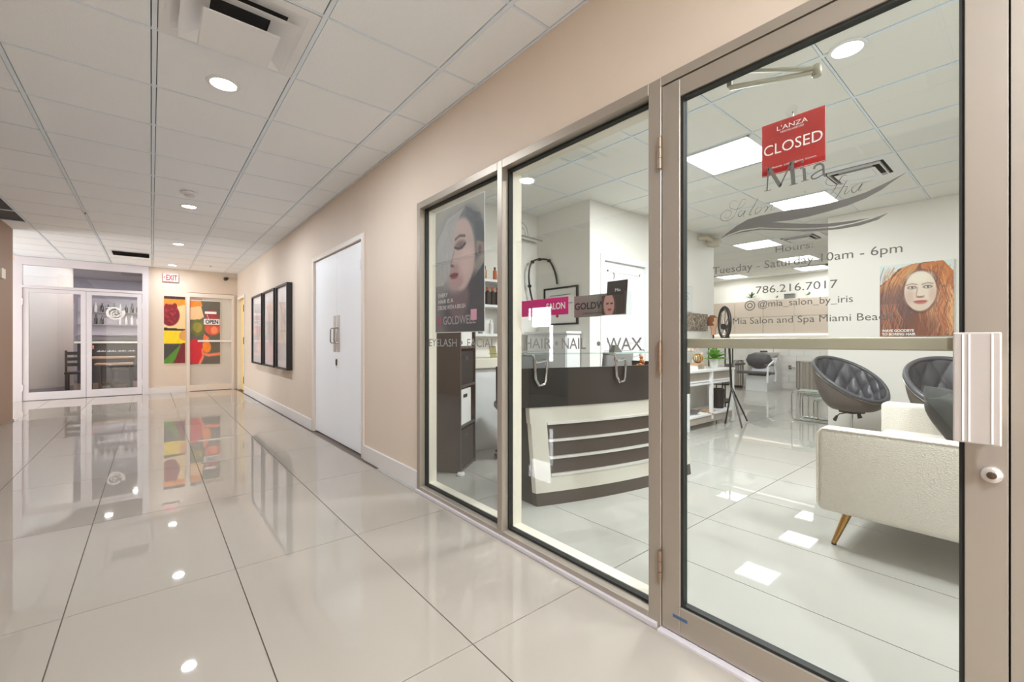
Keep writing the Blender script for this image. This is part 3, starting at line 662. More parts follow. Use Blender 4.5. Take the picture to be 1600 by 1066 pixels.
def food_a():
    c = Cv(50, 110, (236, 205, 148)); c.poly([(0, 0), (1, 0), (1, .04), (0, .04)], (60, 30, 20)); c.poly([(0, .04), (1, .04), (1, .12), (.7, .14), (.3, .12), (0, .2)], (236, 140, 30))
    c.ell(.28, .28, .45, .16, (128, 20, 32)); c.ell(.12, .16, .1, .05, (128, 20, 32)); c.ell(.5, .15, .12, .05, (128, 20, 32))
    for k in range(24): c.ell(.05+.55*random.random(), .18+.22*random.random(), .04, .015, (190, 40, 50), a=.7)
    c.poly([(0, .465), (1, .485), (1, .515), (0, .505)], (50, 30, 20)); c.poly([(0, .505), (1, .515), (1, .70), (0, .70)], (245, 214, 20)); c.ell(1, .58, .3, .08, (225, 160, 90))
    c.poly([(0, .70), (1, .70), (1, 1), (0, 1)], (70, 68, 58)); c.poly([(0, .95), (.75, .72), (.85, .76), (.4, 1), (0, 1)], (86, 140, 40)); c.poly([(.45, 1), (.8, .7), (1, .69), (1, 1)], (120, 30, 36)); c.streak(3, 5, 3, 5); return c
def food_b():
    c = Cv(60, 110, (98, 94, 82)); c.poly([(0, 0), (.35, 0), (.4, .08), (0, .12)], (236, 140, 40)); c.poly([(0, .11), (.35, .08), (.45, .25), (.3, .3), (0, .3)], (240, 200, 150))
    c.ell(.24, .42, .24, .13, (106, 112, 52)); c.ell(.24, .42, .16, .08, (150, 140, 60)); c.ell(.72, .26, .22, .12, (170, 60, 62)); c.ell(.75, .42, .28, .12, (214, 92, 64)); c.ell(.8, .46, .12, .06, (240, 140, 90))
    c.poly([(.45, .52), (.62, .58), (.55, .75), (.4, .7)], (236, 120, 60)); c.ell(.15, .8, .28, .2, (206, 34, 48)); c.ell(.55, .73, .14, .09, (240, 140, 40)); c.line([(.4, .78), (.42, .88), (.3, 1)], .04, (240, 130, 90)); c.line([(.4, .83), (.6, .86), (1, .84)], .03, (240, 130, 90)); c.streak(5, 5, 3, 4); return c
t = thing('food_print', 'tall print of a pomegranate over yellow and green, on the far wall', 'poster', (.39, 11.99, .62))
part('backing', MB().box(.204, .580, 11.985, 11.999, .622, 2.095), white, t); food_a().obj('print', (.208, 11.983, 2.092), (1, 0, 0), RZ, .37, 1.467, t)
t = thing('food_print', 'wider print of fruit and vegetables stuck on the milky glass door', 'poster', (.94, 12.01, .6))
part('backing', MB().box(.662, 1.224, 12.004, 12.018, .597, 2.025), white, t); food_b().obj('print', (.664, 12.002, 2.02), (1, 0, 0), RZ, .555, 1.42, t)
text('heading', 'WELCOME', (.68, 12.0015, 2.04), (1, 0, 0), RZ, .2, .03, redsign, t)
s = thing('open_sign', 'white sign with black letters saying open, on the fruit print', 'sign', (1.06, 11.99, 1.45))
part('board', MB().rbox((1.06, 11.988, 1.555), (.30, .006, .13), .004, 2), white, s)
text('lettering', 'OPEN', (.94, 11.984, 1.515), (1, 0, 0), RZ, .24, .085, darkprint, s, bold=.03)
part('upper_strip', MB().rbox((1.04, 11.99, 1.76), (.22, .006, .055), .004, 2), white, s); part('cord', MB().tube([(.97, 11.99, 1.73), (1.0, 11.99, 1.62)], .004), white, s)

# ================================================================ RESTAURANT BEYOND THE DOORS
cl = thing('round_column', 'wide pale grey rounded column behind the left restaurant door', 'column', (-2.2, 14.1, 0))
part('shaft', MB().lathe((-2.2, 14.1, 0), [(.82, .12), (.82, 2.89)], 48), greycol, cl, smooth=True); part('skirting', MB().lathe((-2.2, 14.1, 0), [(.835, 0), (.835, .12), (.82, .121)], 48), darkwall, cl, smooth=True)
bc = thing('bar_counter', 'long black bar counter with a pale top in the restaurant', 'counter', (-.4, 16.3, 0))
part('front', MB().box(-1.5, 1.0, 16.1, 16.7, .0, 1.05), blackdrape, bc); part('top', MB().rbox((-.25, 16.35, 1.08), (2.6, .75, .05), .01, 2), cream, bc)
for k in range(9): part('panel', MB().box(-1.48+k*.275, -1.225+k*.275, 16.085, 16.1, .1, 1.03), blackdrape, bc)
sh = thing('back_bar_shelves', 'pale back bar shelves behind the bar counter', 'shelf', (-.4, 17.2, 1.2))
part('back_panel', MB().box(-1.6, 1.1, 17.30, 17.38, 1.15, 2.35), M('back_bar_pale', (170, 160, 166), .4), sh)
for zz in (1.30, 1.60, 1.95): part('shelf_board', MB().box(-1.6, 1.1, 17.06, 17.30, zz-.02, zz), darkwall, sh)
ORD = ['first', 'second', 'third', 'fourth', 'fifth', 'sixth', 'seventh', 'eighth', 'ninth', 'tenth', 'eleventh', 'twelfth']
wineglass = glass('bottle_glass', (.5, .6, .5), .05, 1.5)
bot = M('dark_bottle', (44, 44, 40), .15); botw = M('pale_bottle', (206, 200, 196), .2)
for r_, (zz, n) in enumerate(((1.60, 12), (1.95, 12))):
    for k in range(n):
        x = -1.35+k*.13
        h_ = .24+.02*((k*5) % 3)
        if r_ == 0 and 3 <= k <= 4: continue
        q_ = k-2 if (r_ == 0 and k > 4) else k
        m_ = botw if (k*3+r_) % 4 == 0 or (r_ == 0 and k > 4) else bot
        o = solo('bottle', MB().lathe((0, 0, 0), [(.034, 0), (.036, .01), (.036, h_*.6), (.014, h_*.78), (.013, h_)], 10), m_, ORD[q_]+' bottle from the left on the '+('upper' if r_ else 'lower')+' back bar shelf, '+('pale' if m_ is botw else 'dark')+' glass', 'bottle', group='%s bottles on the %s back bar shelf' % ('pale' if m_ is botw else 'dark', 'upper' if r_ else 'lower'), smooth=True); o.location = (x, 17.18, zz)
ta = thing('restaurant_table', 'light wood restaurant table seen through the glass doors', 'table', (-.75, 13.8, 0))
part('tabletop', MB().rbox((-.75, 13.8, .735), (.9, .7, .04), .008, 2), woodtop, ta)
for x in (-1.12, -.38):
    for y in (13.55, 14.05): part('leg', MB().box(x-.03, x+.03, y-.03, y+.03, 0, .715), black, ta)
def rchair(x, y, rz, label):
    t = thing('restaurant_chair', label, 'chair', (x, y, 0), rz)
    part('seat', MB().rbox((0, 0, .44), (.42, .42, .05), .015, 2), black, t, local=True)
    for a in (-.18, .18):
        for c_ in (-.18, .18): part('leg', MB().box(a-.018, a+.018, c_-.018, c_+.018, 0, .42 if c_ < 0 else .92), black, t, local=True)
    for zz in (.62, .74, .86): part('back_slat', MB().box(-.162, .162, .172, .188, zz-.035, zz+.035), black, t, local=True)
rchair(-1.2, 13.2, R(180), 'black slatted restaurant chair in front of the wooden table, behind the left door')
rchair(-.55, 14.45, 0, 'black restaurant chair on the far side of the wooden table')
tb = thing('restaurant_bench', 'low light wood bench table behind the right restaurant door', 'table', (-.62, 12.95, 0))
part('tabletop', MB().rbox((-.62, 12.95, .62), (.62, .42, .035), .006, 2), woodtop, tb)
for x in (-.85, -.39): part('leg', MB().box(x-.02, x+.02, 12.80, 13.10, 0, .6), black, tb)
part('stretcher', MB().box(-.83, -.41, 12.93, 12.97, .15, .2), black, tb)
f = thing('flower_vase', 'pink flowers in a vase on the restaurant table', 'flowers', (-1.1, 13.8, .755))
part('vase', MB().lathe((-1.1, 13.8, .755), [(.04, 0), (.05, .06), (.03, .14)], 14), potw, f, smooth=True)
b = MB()
for k in range(14): b.rbox((-1.1+random.uniform(-.09, .09), 13.8+random.uniform(-.09, .09), .95+random.uniform(-.03, .08)), (.05, .05, .04), .015, 1, random.random())
part('blossoms', b, M('pink_petals', (206, 120, 126), .7), f)

# ================================================================ SIGNS ON THE GLASS
GX = 1.588
def poster_portrait():
    c = Cv(110, 170, (168, 164, 154)); c.grad((104, 108, 116), .45, .75, .9)
    c.poly([(.78, .62), (1, .5), (1, 1), (.6, 1)], (70, 82, 92)); c.ell(.72, .85, .55, .28, (66, 72, 82), soft=.3)
    c.ell(.50, .74, .22, .16, (112, 96, 104), soft=.3)
    c.ell(.42, .36, .40, .33, (150, 148, 148), rot=8, soft=.2); c.ell(.66, .28, .34, .24, (116, 118, 122), soft=.2)
    c.ell(.56, .40, .27, .28, (198, 174, 168), rot=-6, soft=.12); c.ell(.45, .57, .17, .10, (180, 150, 150), soft=.3); c.ell(.66, .46, .14, .12, (212, 186, 180), soft=.8)
    c.ell(.93, .38, .07, .065, (160, 140, 132), rot=15, soft=.3); c.ell(.92, .40, .03, .03, (110, 90, 90), soft=.5)
    c.poly([(.0, .62), (.04, .25), (.28, .09), (.62, .05), (.50, .13), (.42, .22), (.38, .40), (.30, .55), (.18, .62)], (176, 174, 172)); c.poly([(.66, .04), (.78, .09), (.98, .20), (1, .36), (.86, .33), (.80, .20), (.66, .12)], (92, 98, 104))
    for k in range(26):
        u = .02+.38*k/26; c.line([(.62-.2*k/26, .055+.002*k), (.45-.2*k/26, .14), (u+.03, .34), (u, .60)], .006, (140, 138, 140) if k % 2 else (200, 198, 196), a=.55)
    for k in range(12): c.line([(.66+.01*k, .06+.004*k), (.82+.01*k, .14), (.86+.012*k, .30)], .006, (70, 76, 84), a=.5)
    c.ell(.54, .325, .10, .035, (108, 84, 86), soft=.8, a=.8); c.line([(.43, .335), (.50, .352), (.58, .352), (.65, .325)], .012, (44, 34, 38)); c.line([(.44, .275), (.53, .255), (.64, .268)], .014, (92, 78, 74), a=.9)
    c.line([(.42, .36), (.36, .44), (.345, .47), (.42, .485)], .010, (134, 104, 102), a=.8); c.ell(.375, .475, .03, .012, (110, 78, 80), soft=.8)
    c.ell(.41, .548, .085, .014, (128, 62, 72), soft=.5); c.ell(.42, .567, .075, .016, (150, 78, 86), soft=.5); c.line([(.33, .556), (.42, .558), (.50, .552)], .006, (70, 34, 42))
    c.streak(11, 2, 2, 6); return c
t = thing('portrait_poster', 'tall grey poster of a woman with silver hair and closed eyes in the shop window', 'poster', (GX+.01, 2.49, 1.18))
part('sheet', MB().box(GX+.0035, GX+.006, 2.186, 2.794, 1.178, 2.05), white, t)
poster_portrait().obj('print', (GX+.003, 2.790, 2.046), RX, RZ, .600, .864, t)
for s, a, b_, z in (('EVERY', 2.745, 2.62, 1.428), ('HAIR IS A', 2.745, 2.55, 1.385), ('STROKE WITH A BRUSH', 2.755, 2.40, 1.340)): wall_text('lettering', s, GX+.002, a, b_, z, .028, whiteprint, t)
wall_text('lettering', 'GOLDWELL', GX+.002, 2.68, 2.28, 1.235, .055, M('silver_print', (176, 168, 172), .4), t, bold=.01)
part('logo_patch', MB().box(GX+.0008, GX+.0018, 2.27, 2.335, 1.255, 1.325), M('pink_patch', (226, 168, 190), .5), t); part('logo_patch', MB().box(GX+.0006, GX+.0016, 2.70, 2.765, 1.225, 1.29), M('dull_pink', (150, 86, 104), .5), t)

def suction(par, x, y, z, s=1.):
    part('suction_cup', MB().tube([(x-.0, y, z), (x+.004, y, z), (x+.012, y, z)], [.018*s, .013*s, .006*s], 16), acrylic, par, smooth=True)
    part('hook', MB().tube([(x+.010, y, z), (x+.016, y, z-.004), (x+.016, y, z-.020), (x+.010, y, z-.026)], .0022, 6), chrome, par, smooth=True)
t = thing('closed_sign', 'red square hanging sign reading closed on the glass shop door', 'sign', (1.565, .495, 1.66))
part('card', MB().rbox((1.564, .495, 1.747), (.004, .178, .170), .0018, 2), redsign, t)
wall_text('lettering', 'CLOSED', 1.5612, .577, .413, 1.728, .033, whiteprint, t)
wall_text('brand_line', "L'ANZA", 1.5612, .538, .452, 1.800, .014, whiteprint, t); wall_text('brand_subline', 'HEALING HAIRCARE', 1.5612, .528, .462, 1.790, .006, whiteprint, t); wall_text('small_line', 'please call again soon', 1.5612, .56, .43, 1.683, .006, whiteprint, t)
part('card_edge', MB().box(1.5615, 1.5625, .408, .582, 1.6635, 1.6645), whiteprint, t); suction(t, 1.5565, .495, 1.848)
t = thing('salon_sign', 'bright magenta strip sign with white lettering hanging in the middle shop window', 'sign', (1.60, 1.66, 1.25))
part('card', MB().rbox((1.595, 1.662, 1.298), (.003, .354, .088), .0012, 1), magenta, t); wall_text('lettering', 'SALON', 1.5928, 1.640, 1.505, 1.283, .032, whiteprint, t, bold=.02)
t = thing('stylist_card', 'grey card sign with black lettering in the middle shop window', 'sign', (1.60, 1.3, 1.22))
part('card', MB().rbox((1.665, 1.352, 1.293), (.003, .316, .108), .0012, 1), M('mid_grey_card', (128, 124, 118), .45), t); wall_text('lettering', 'GOLDWELL', 1.6628, 1.505, 1.235, 1.278, .032, darkprint, t, bold=.025); wall_text('small_line', 'professional colour', 1.6628, 1.45, 1.33, 1.254, .008, darkprint, t)
t = thing('brochure_holder', 'clear acrylic brochure holder hanging on the middle window', 'brochure holder', (1.61, 1.22, 1.23))
part('tray', MB().box(1.589, 1.592, 1.150, 1.296, 1.235, 1.330).box(1.642, 1.645, 1.150, 1.296, 1.235, 1.37).box(1.592, 1.642, 1.150, 1.153, 1.235, 1.34).box(1.592, 1.642, 1.293, 1.296, 1.235, 1.34).box(1.592, 1.642, 1.153, 1.293, 1.235, 1.238), acrylic, t); suction(t, 1.588, 1.215, 1.425, .9)
t = thing('brochure', 'dark brochure with a small white logo standing up in the holder', 'brochure', (1.62, 1.21, 1.24))
part('cover', MB().obox((1.624, 1.217, 1.32), (.004, .110, .150), 0, 0, R(6)), blackcard, t); wall_text('lettering', 'Mia', 1.6245, 1.225, 1.195, 1.345, .014, whiteprint, t)
t = thing('brochure', 'brochure with a close up face standing in the front of the holder', 'brochure', (1.60, 1.24, 1.24))
part('cover', MB().box(1.600, 1.603, 1.165, 1.282, 1.239, 1.328), M('brochure_brown', (86, 62, 56), .4), t)
c = Cv(40, 34, (84, 60, 54)); c.ell(.35, .5, .26, .62, (206, 158, 150)); c.ell(.28, .42, .07, .05, (60, 40, 40)); c.ell(.48, .42, .07, .05, (60, 40, 40)); c.ell(.38, .74, .1, .06, (170, 60, 70)); c.poly([(.66, 0), (1, 0), (1, 1), (.72, 1)], (60, 58, 58)); c.obj('print', (1.5995, 1.281, 1.327), RX, RZ, .115, .087, t)

# ================================================================ RECEPTION DESK
def yb(x): return 1.86+.1314*(3.5-x)**2
def yf(x, z): return yb(x)+.11*min(z, .66)
dk = thing('reception_desk', 'curved white and dark wood reception desk with chrome striped front', 'reception desk', (2.8, 2.3, 0))
def curved(nm, x0, x1, z0, z1, off0, off1, mat, n=24):
    b = MB(); V = []
    for k in range(n+1):
        x = x0+(x1-x0)*k/n
        V.append([b.bm.verts.new((x, yf(x, z0)-off0, z0)), b.bm.verts.new((x, yf(x, z1)-off0, z1)), b.bm.verts.new((x, yf(x, z1)+off1, z1)), b.bm.verts.new((x, yf(x, z0)+off1, z0))])
    for P, Q in zip(V, V[1:]):
        for a in range(4): b.bm.faces.new((P[a], P[(a+1) % 4], Q[(a+1) % 4], Q[a]))
    b.bm.faces.new(V[0][::-1]); b.bm.faces.new(V[-1]); return part(nm, b, mat, dk, smooth=True)
XL, XR, IN = 2.005, 3.50, 2.115
curved('plinth', XL, XR, 0, .085, 0, .04, lamfront)
curved('front_frame', XL, XR, .085, .195, 0, .04, deskwhite)
curved('front_frame', XL-.005, XR, .552, .660, 0, .04, deskwhite)
curved('front_frame', XL, IN, .195, .552, 0, .04, deskwhite, 8)
curved('front_frame', 3.40, XR, .195, .552, 0, .04, deskwhite, 4)
for z0, z1 in ((.200, .305), (.322, .420), (.437, .540)): curved('inset_panel', IN, 3.40, z0, z1, -.010, .03, lamfront)
for z in (.198, .313, .429, .546): curved('chrome_strip', IN, 3.40, z-.008, z+.008, .010, .02, M('satin_strip', (226, 224, 218), .35, .4) if z < .2 else bpy.data.materials['satin_strip'])
b = MB().prism([(yf(XL, 0)+.041, 0), (yf(XL, .66)+.041, .66), (2.55, .66), (2.55, 0)], 'x', XL+.001, XL+.03); part('side_panel', b, laminate, dk)
b = MB().prism([(XR-.02, yf(XR, 0)+.045), (XR, yf(XR, 0)+.045), (XR, 2.5), (XR-.02, 2.5)], 'z', 0, .66); part('side_panel', b, laminate, dk)
curved('upper_band', 1.86, 3.60, .662, .932, .012, .012, laminate, 30)
b = MB().prism([(1.862, yf(1.862, .7)+.02), (1.884, yf(1.884, .7)+.02), (1.98, 2.55), (1.958, 2.55)], 'z', .662, .932); part('upper_side', b, laminate, dk)
part('upper_side', MB().box(3.575, 3.60, 2.0, 2.5, .662, .932), laminate, dk)
b = MB(); n = 24
P = [(1.90+1.66*k/n, yf(1.90+1.66*k/n, .7)+.02) for k in range(n+1)]+[(3.56, 2.5), (2.0, 2.5)]; b.prism(P, 'z', .735, .757); part('worktop', b, lamfront, dk)
b = MB(); P = [(1.86+1.75*k/n, yf(1.86+1.75*k/n, .7)-.03) for k in range(n+1)]; Q = [(x, y+.25) for x, y in P[::-1]]; b.prism(P+Q, 'z', 1.026, 1.036); part('glass_shelf', b, shelfglass, dk)
def clipb(x):
    y = yf(x, .7)-.012
    part('shelf_bracket', MB().tube([(x-.03, y+.10, 1.026), (x-.03, y-.005, 1.022), (x-.028, y-.012, .99), (x-.02, y-.016, .86), (x, y-.03, .815), (x+.05, y-.03, .822), (x+.062, y-.028, .85), (x+.075, y-.03, .975), (x+.06, y-.03, .985), (x-.02, y-.025, .975)], .011, n=8), chrome, dk, smooth=True)
clipb(2.68); clipb(2.04); clipb(3.35)

def office_chair(x, y, rz, label, hb=1.0):
    t = thing('office_chair', label, 'chair', (x, y, 0), rz)
    part('seat', MB().rbox((0, 0, .48), (.48, .46, .08), .03, 3), greyfab, t, local=True, smooth=True)
    part('backrest', MB().rbox((0, .24, .80), (.44, .06, .46), .028, 3, rx=R(-6)), greyfab, t, local=True, smooth=True)
    part('gas_stem', MB().cyl((0, 0, .08), (0, 0, .45), .025), chromed, t, local=True)
    for k in range(5):
        a = k*R(72)+.3; l_ = part('base_leg', MB().tube([(0, 0, .10), (.27*math.cos(a), .27*math.sin(a), .075)], [.02, .014]), black, t, local=True)
        part('caster', MB().tube([(.27*math.cos(a)-.012, .27*math.sin(a), .028), (.27*math.cos(a)+.012, .27*math.sin(a), .028)], .027, n=12), black, l_, local=True)
office_chair(2.78, 3.22, R(150), 'grey office chair in the corner behind the reception desk')
office_chair(3.50, 2.86, R(180), 'grey office chair tucked behind the middle of the reception desk')
t = thing('desk_ornament', 'small gold and red flower ornament on the reception desk shelf', 'ornament', (3.16, 2.12, .757))
part('vase', MB().lathe((3.16, 2.12, .757), [(.03, 0), (.035, .05), (.02, .14)], 12), gold, t, smooth=True); b = MB()
for k in range(8): b.rbox((3.16+random.uniform(-.04, .04), 2.12+random.uniform(-.03, .03), .94+random.uniform(-.03, .05)), (.03, .03, .03), .01, 1)
part('blossoms', b, M('yellow_red_petals', (206, 120, 60), .6, noise=.4, nscale=40), t)
t = thing('card_stand', 'tiny grey card stand on the glass desk shelf', 'stand', (2.80, 2.12, 1.036))
part('block', MB().prism([(2.76, 1.036), (2.86, 1.036), (2.80, 1.09), (2.77, 1.085)], 'y', 2.09, 2.14), greycard, t)

# ================================================================ CUBE SHELF IN THE WINDOW CORNER
A = math.atan2(.25, .33)
cu = thing('cube_shelf', 'tall dark wood cube shelf turned at an angle in the window corner', 'shelf', (2.008, 3.105, 0), A)
Wc, Dc = .415, .238+.13
part('side_panel', MB().box(0, .022, 0, Dc, 0, 1.74), wenge, cu, local=True); part('side_panel', MB().box(Wc-.022, Wc, 0, Dc, 0, 1.74), wenge, cu, local=True); part('back_panel', MB().box(.022, Wc-.022, Dc-.01, Dc, 0, 1.74), wenge, cu, local=True)
for z in (.02, .385, .73, 1.065, 1.40, 1.728): part('shelf_board', MB().box(.022, Wc-.022, 0, Dc-.01, z-.011, z+.011), wenge, cu, local=True)
def bin_(x0, x1, z0, z1, mat, label, nm='storage_box'):
    t = thing(nm, label, 'box', (2.008, 3.105, 0), A)
    t_ = .006; y0, y1 = .012, Dc-.03
    part('box_body', MB().box(x0, x1, y0, y0+t_, z0, z1).box(x0, x1, y1-t_, y1, z0, z1).box(x0, x0+t_, y0+t_, y1-t_, z0, z1).box(x1-t_, x1, y0+t_, y1-t_, z0, z1).box(x0+t_, x1-t_, y0+t_, y1-t_, z0, z0+t_), mat, t, local=True)
    part('handle_slot', MB().rbox(((x0+x1)/2-.02, y0-.001, z1-.06), (.10, .004, .03), .0015, 1), black, t, local=True); return t
bin_(.04, .31, .397, .70, paper, 'white storage box with a dark handle slot in the cube shelf')
bin_(.035, .38, .033, .35, M('dark_woven', (58, 50, 44), .7, bump=.8, bscale=120), 'dark woven basket on the bottom of the cube shelf', 'storage_basket')
bin_(.035, .38, .742, 1.03, M('black_woven', (34, 32, 32), .7, bump=.9, bscale=140), 'black woven basket in the cube above the white storage box', 'storage_basket')
bin_(.035, .34, 1.077, 1.36, paper, 'white storage box in the upper cube, behind the poster bottom')
t = thing('door_stop_disc', 'small round white disc at the foot of the dark cube shelf', 'door stop', (1.985, 3.06, 0)); part('disc', MB().lathe((1.985, 3.06, 0), [(.028, 0), (.032, .006), (.030, .022), (.018, .028)], 20), white, t, smooth=True); part('screw', MB().lathe((1.985, 3.06, .028), [(.007, 0), (.005, .003)], 10), black, t)

# product shelves on the back wall
ws = thing('product_shelves', 'white wall shelves of hair products behind the shop window', 'shelf', (2.85, 3.9, 1.2))
for z in (1.80, 1.52, 1.20): part('shelf_board', MB().rbox((2.68, 3.92, z-.015), (.90, .20, .03), .003, 1), white, ws)
part('bracket', MB().box(2.24, 2.26, 3.85, 4.02, 1.17, 1.9).box(3.11, 3.13, 3.85, 4.02, 1.17, 1.9), white, ws)
ct = thing('product_counter', 'white counter under the product shelves', 'counter', (2.75, 3.85, 0)); part('counter_top', MB().rbox((2.72, 3.82, .89), (.95, .42, .10), .006, 2), cream, ct); part('cabinet', MB().box(2.28, 3.16, 3.66, 4.02, 0.0, .84), white, ct)
def product(x, y, z, h_, r_, m_, capm, label, grp):
    t = thing('product_bottle', label, 'bottle', (x, y, z), group=grp)
    part('bottle_body', MB().lathe((x, y, z), [(r_*.95, 0), (r_, .006), (r_, h_*.72), (r_*.5, h_*.80)], 14), m_, t, smooth=True); part('cap', MB().lathe((x, y, z), [(r_*.55, h_*.80), (r_*.55, h_)], 12), capm, t, smooth=True)
for k, x in enumerate((2.74, 2.81, 2.88, 2.95, 3.02)): product(x, 3.90, 1.52, .20, .028, black, orange, 'black hair product bottle with orange cap, '+ORD[k]+' from the left on the middle wall shelf', 'black bottles on the middle product shelf')
for k, x in enumerate((2.62, 2.78, 2.93, 3.05)): product(x, 3.90, 1.20, .16, .026, greyfab if k % 2 else potw, white, ('grey' if k % 2 else 'white')+' hair product bottle, '+ORD[k]+' from the left on the lowest wall shelf', ('grey' if k % 2 else 'white')+' bottles on the lowest product shelf')
for k, x in enumerate((2.84, 2.98)): product(x, 3.90, 1.80, .15, .022, orange if k else gold, black, ('orange' if k else 'gold')+' product bottle on the top wall shelf', None) if False else product(x, 3.90, 1.80, .15, .022, orange if k else gold, black, ('orange' if k else 'gold')+' product bottle on the top wall shelf', 'bottles on the top product shelf')
t = thing('easel_card', 'small gold edged card propped on the white counter', 'card', (2.82, 3.72, .94)); part('card', MB().obox((2.82, 3.72, 1.00), (.10, .006, .13), R(10), R(-12)), M('olive_card', (150, 140, 90), .5), t); part('strut', MB().obox((2.85, 3.75, .99), (.012, .004, .12), R(10), R(14)), gold, t)

# wire shelf, cable, certificate
t = thing('wire_shelf', 'small chrome wire shelf high on the back wall left of the partition', 'shelf', (3.5, 3.98, 2.36)); part('rail', MB().tube([(3.30, 3.90, 2.375), (3.72, 3.90, 2.355)], .010), chrome, t); part('rail', MB().tube([(3.30, 4.02, 2.375), (3.72, 4.02, 2.355)], .008), chrome, t); part('hoop', MB().tube([(3.40+.10*math.cos(k*R(15)), 3.92, 2.38+.15*math.sin(k*R(15))) for k in range(13)], .006), chrome, t); part('hoop', MB().tube([(3.40+.06*math.cos(k*R(15)), 3.92, 2.38+.09*math.sin(k*R(15))) for k in range(13)], .005), chrome, t)
P = smoothline([(3.69, 3.95, 1.40), (3.58, 3.96, 1.70), (3.55, 3.96, 1.95), (3.60, 3.95, 2.09), (3.70, 3.93, 2.13), (3.735, 3.80, 2.10), (3.735, 3.70, 1.95), (3.735, 3.66, 1.80)], 6)
t = thing('steamer_hose', 'thin black arched hose clipped to the wall above the certificate', 'hose', (3.6, 3.95, 1.4)); part('hose', MB().tube(P, .011), black, t, smooth=True)
for k in (8, 18, 24, 30): part('clip', MB().rbox(P[k], (.04, .04, .035), .008, 1), black, t)
t = thing('certificate', 'framed certificate with a thin black frame on the partition', 'picture', (3.74, 3.6, 1.3))
part('frame', MB().box(3.725, 3.749, 3.335, 3.355, 1.31, 1.76).box(3.725, 3.749, 3.865, 3.885, 1.31, 1.76).box(3.725, 3.749, 3.355, 3.865, 1.31, 1.33).box(3.725, 3.749, 3.355, 3.865, 1.74, 1.76), black, t); part('paper', MB().box(3.738, 3.744, 3.355, 3.865, 1.33, 1.74), paper, t)
for k, (a, b_) in enumerate(((3.78, 3.44), (3.74, 3.48), (3.80, 3.42), (3.72, 3.50))): part('printed_line', MB().box(3.7365, 3.738, b_, a, 1.66-k*.05, 1.668-k*.05), greycard, t)
part('seal', MB().tube([(3.737, 3.66, 1.42), (3.734, 3.66, 1.42)], .022, n=14), redsign, t)
t = thing('low_cabinet', 'white low cabinet against the partition below the certificate', 'cabinet', (3.6, 3.55, 0)); part('body', MB().box(3.52, 3.735, 3.30, 3.95, 0, 1.20), white, t); part('top', MB().rbox((3.615, 3.63, 1.215), (.25, .70, .03), .004, 1), white, t)
part('door', MB().box(3.508, 3.52, 3.31, 3.62, .06, 1.17), white, t); part('door', MB().box(3.508, 3.52, 3.63, 3.94, .06, 1.17), white, t)

# ================================================================ SALON LIGHTS AND VENTS
PL = ['nearest square light panel, seen through the shop door beside the closed sign', 'second square light panel, behind the ampersand of the door logo', 'third square light panel, just above the opening hours', 'fourth square light panel on the right side of the back salon', 'light panel at the back salon wall, above the niche', 'light panel at the back left of the salon, small and far', 'salon light panel added out of view on the near side as fill light', 'salon light panel added out of view above the sofa as fill light', 'far back left light panel of the salon']
for (x, y), l in zip(SAL_PANEL, PL):
    t = thing('light_panel', l, 'ceiling light', (x, y, CZ), group='square salon light panels')
    a = .285; part('frame', MB().box(x-.318, x+.318, y-.306, y-a+.02, CZ-.002, CZ+.01).box(x-.318, x+.318, y+a-.02, y+.306, CZ-.002, CZ+.01).box(x-.318, x-a, y-a, y+a, CZ-.002, CZ+.01).box(x+a, x+.318, y-a, y+a, CZ-.002, CZ+.01), white, t)
    part('lens', MB().box(x-a, x+a, y-a+.021, y+a-.021, CZ-.001, CZ+.006), panelm, t)
def slotdiff(x, y, label):
    t = thing('ceiling_vent', label, 'air vent', (x, y, CZ))
    part('duct_box', MB().box(x-.26, x+.26, y-.25, y+.25, CZ+.004, CZ+.014), bpy.data.materials['duct_shade'], t)  # dark sheet in place of shade above the louvres
    part('outer_flange', MB().box(x-.318, x+.318, y-.306, y-.22, CZ-.003, CZ+.003).box(x-.318, x+.318, y+.22, y+.306, CZ-.003, CZ+.003).box(x-.318, x-.23, y-.22, y+.22, CZ-.003, CZ+.003).box(x+.23, x+.318, y-.22, y+.22, CZ-.003, CZ+.003), white, t)
    for h0, z in ((.19, .018), (.12, .034)):
        b = MB()
        for sx, sy, lx, ly in ((0, 1, h0, .004), (0, -1, h0, .004), (1, 0, .004, h0), (-1, 0, .004, h0)): b.box(x+sx*h0-lx, x+sx*h0+lx, y+sy*h0-ly, y+sy*h0+ly, CZ-z, CZ+.004)
        part('louvre', b, white, t)
    part('centre_plate', MB().box(x-.15, x+.15, y-.15, y+.15, CZ-.028, CZ-.024), white, t)
slotdiff(5.10, 1.07, 'square white air vent with dark gap in the salon ceiling right of the logo'); slotdiff(7.66, 2.31, 'brown shadowed air vent in the salon ceiling above the opening hours')
t = thing('ceiling_speaker', 'small round beige fixture at the top of the partition end', 'fixture', (6.45, 3.10, 2.6)); part('body', MB().tube([(6.45, 3.17, 2.60), (6.45, 3.05, 2.58), (6.45, 2.98, 2.57)], [.06, .075, .05], 16), M('beige_plastic', (206, 198, 182), .5), t, smooth=True); part('arm', MB().tube([(6.15, 3.165, 2.62), (6.25, 3.08, 2.63), (6.45, 3.07, 2.60)], .03), bpy.data.materials['beige_plastic'], t, smooth=True)

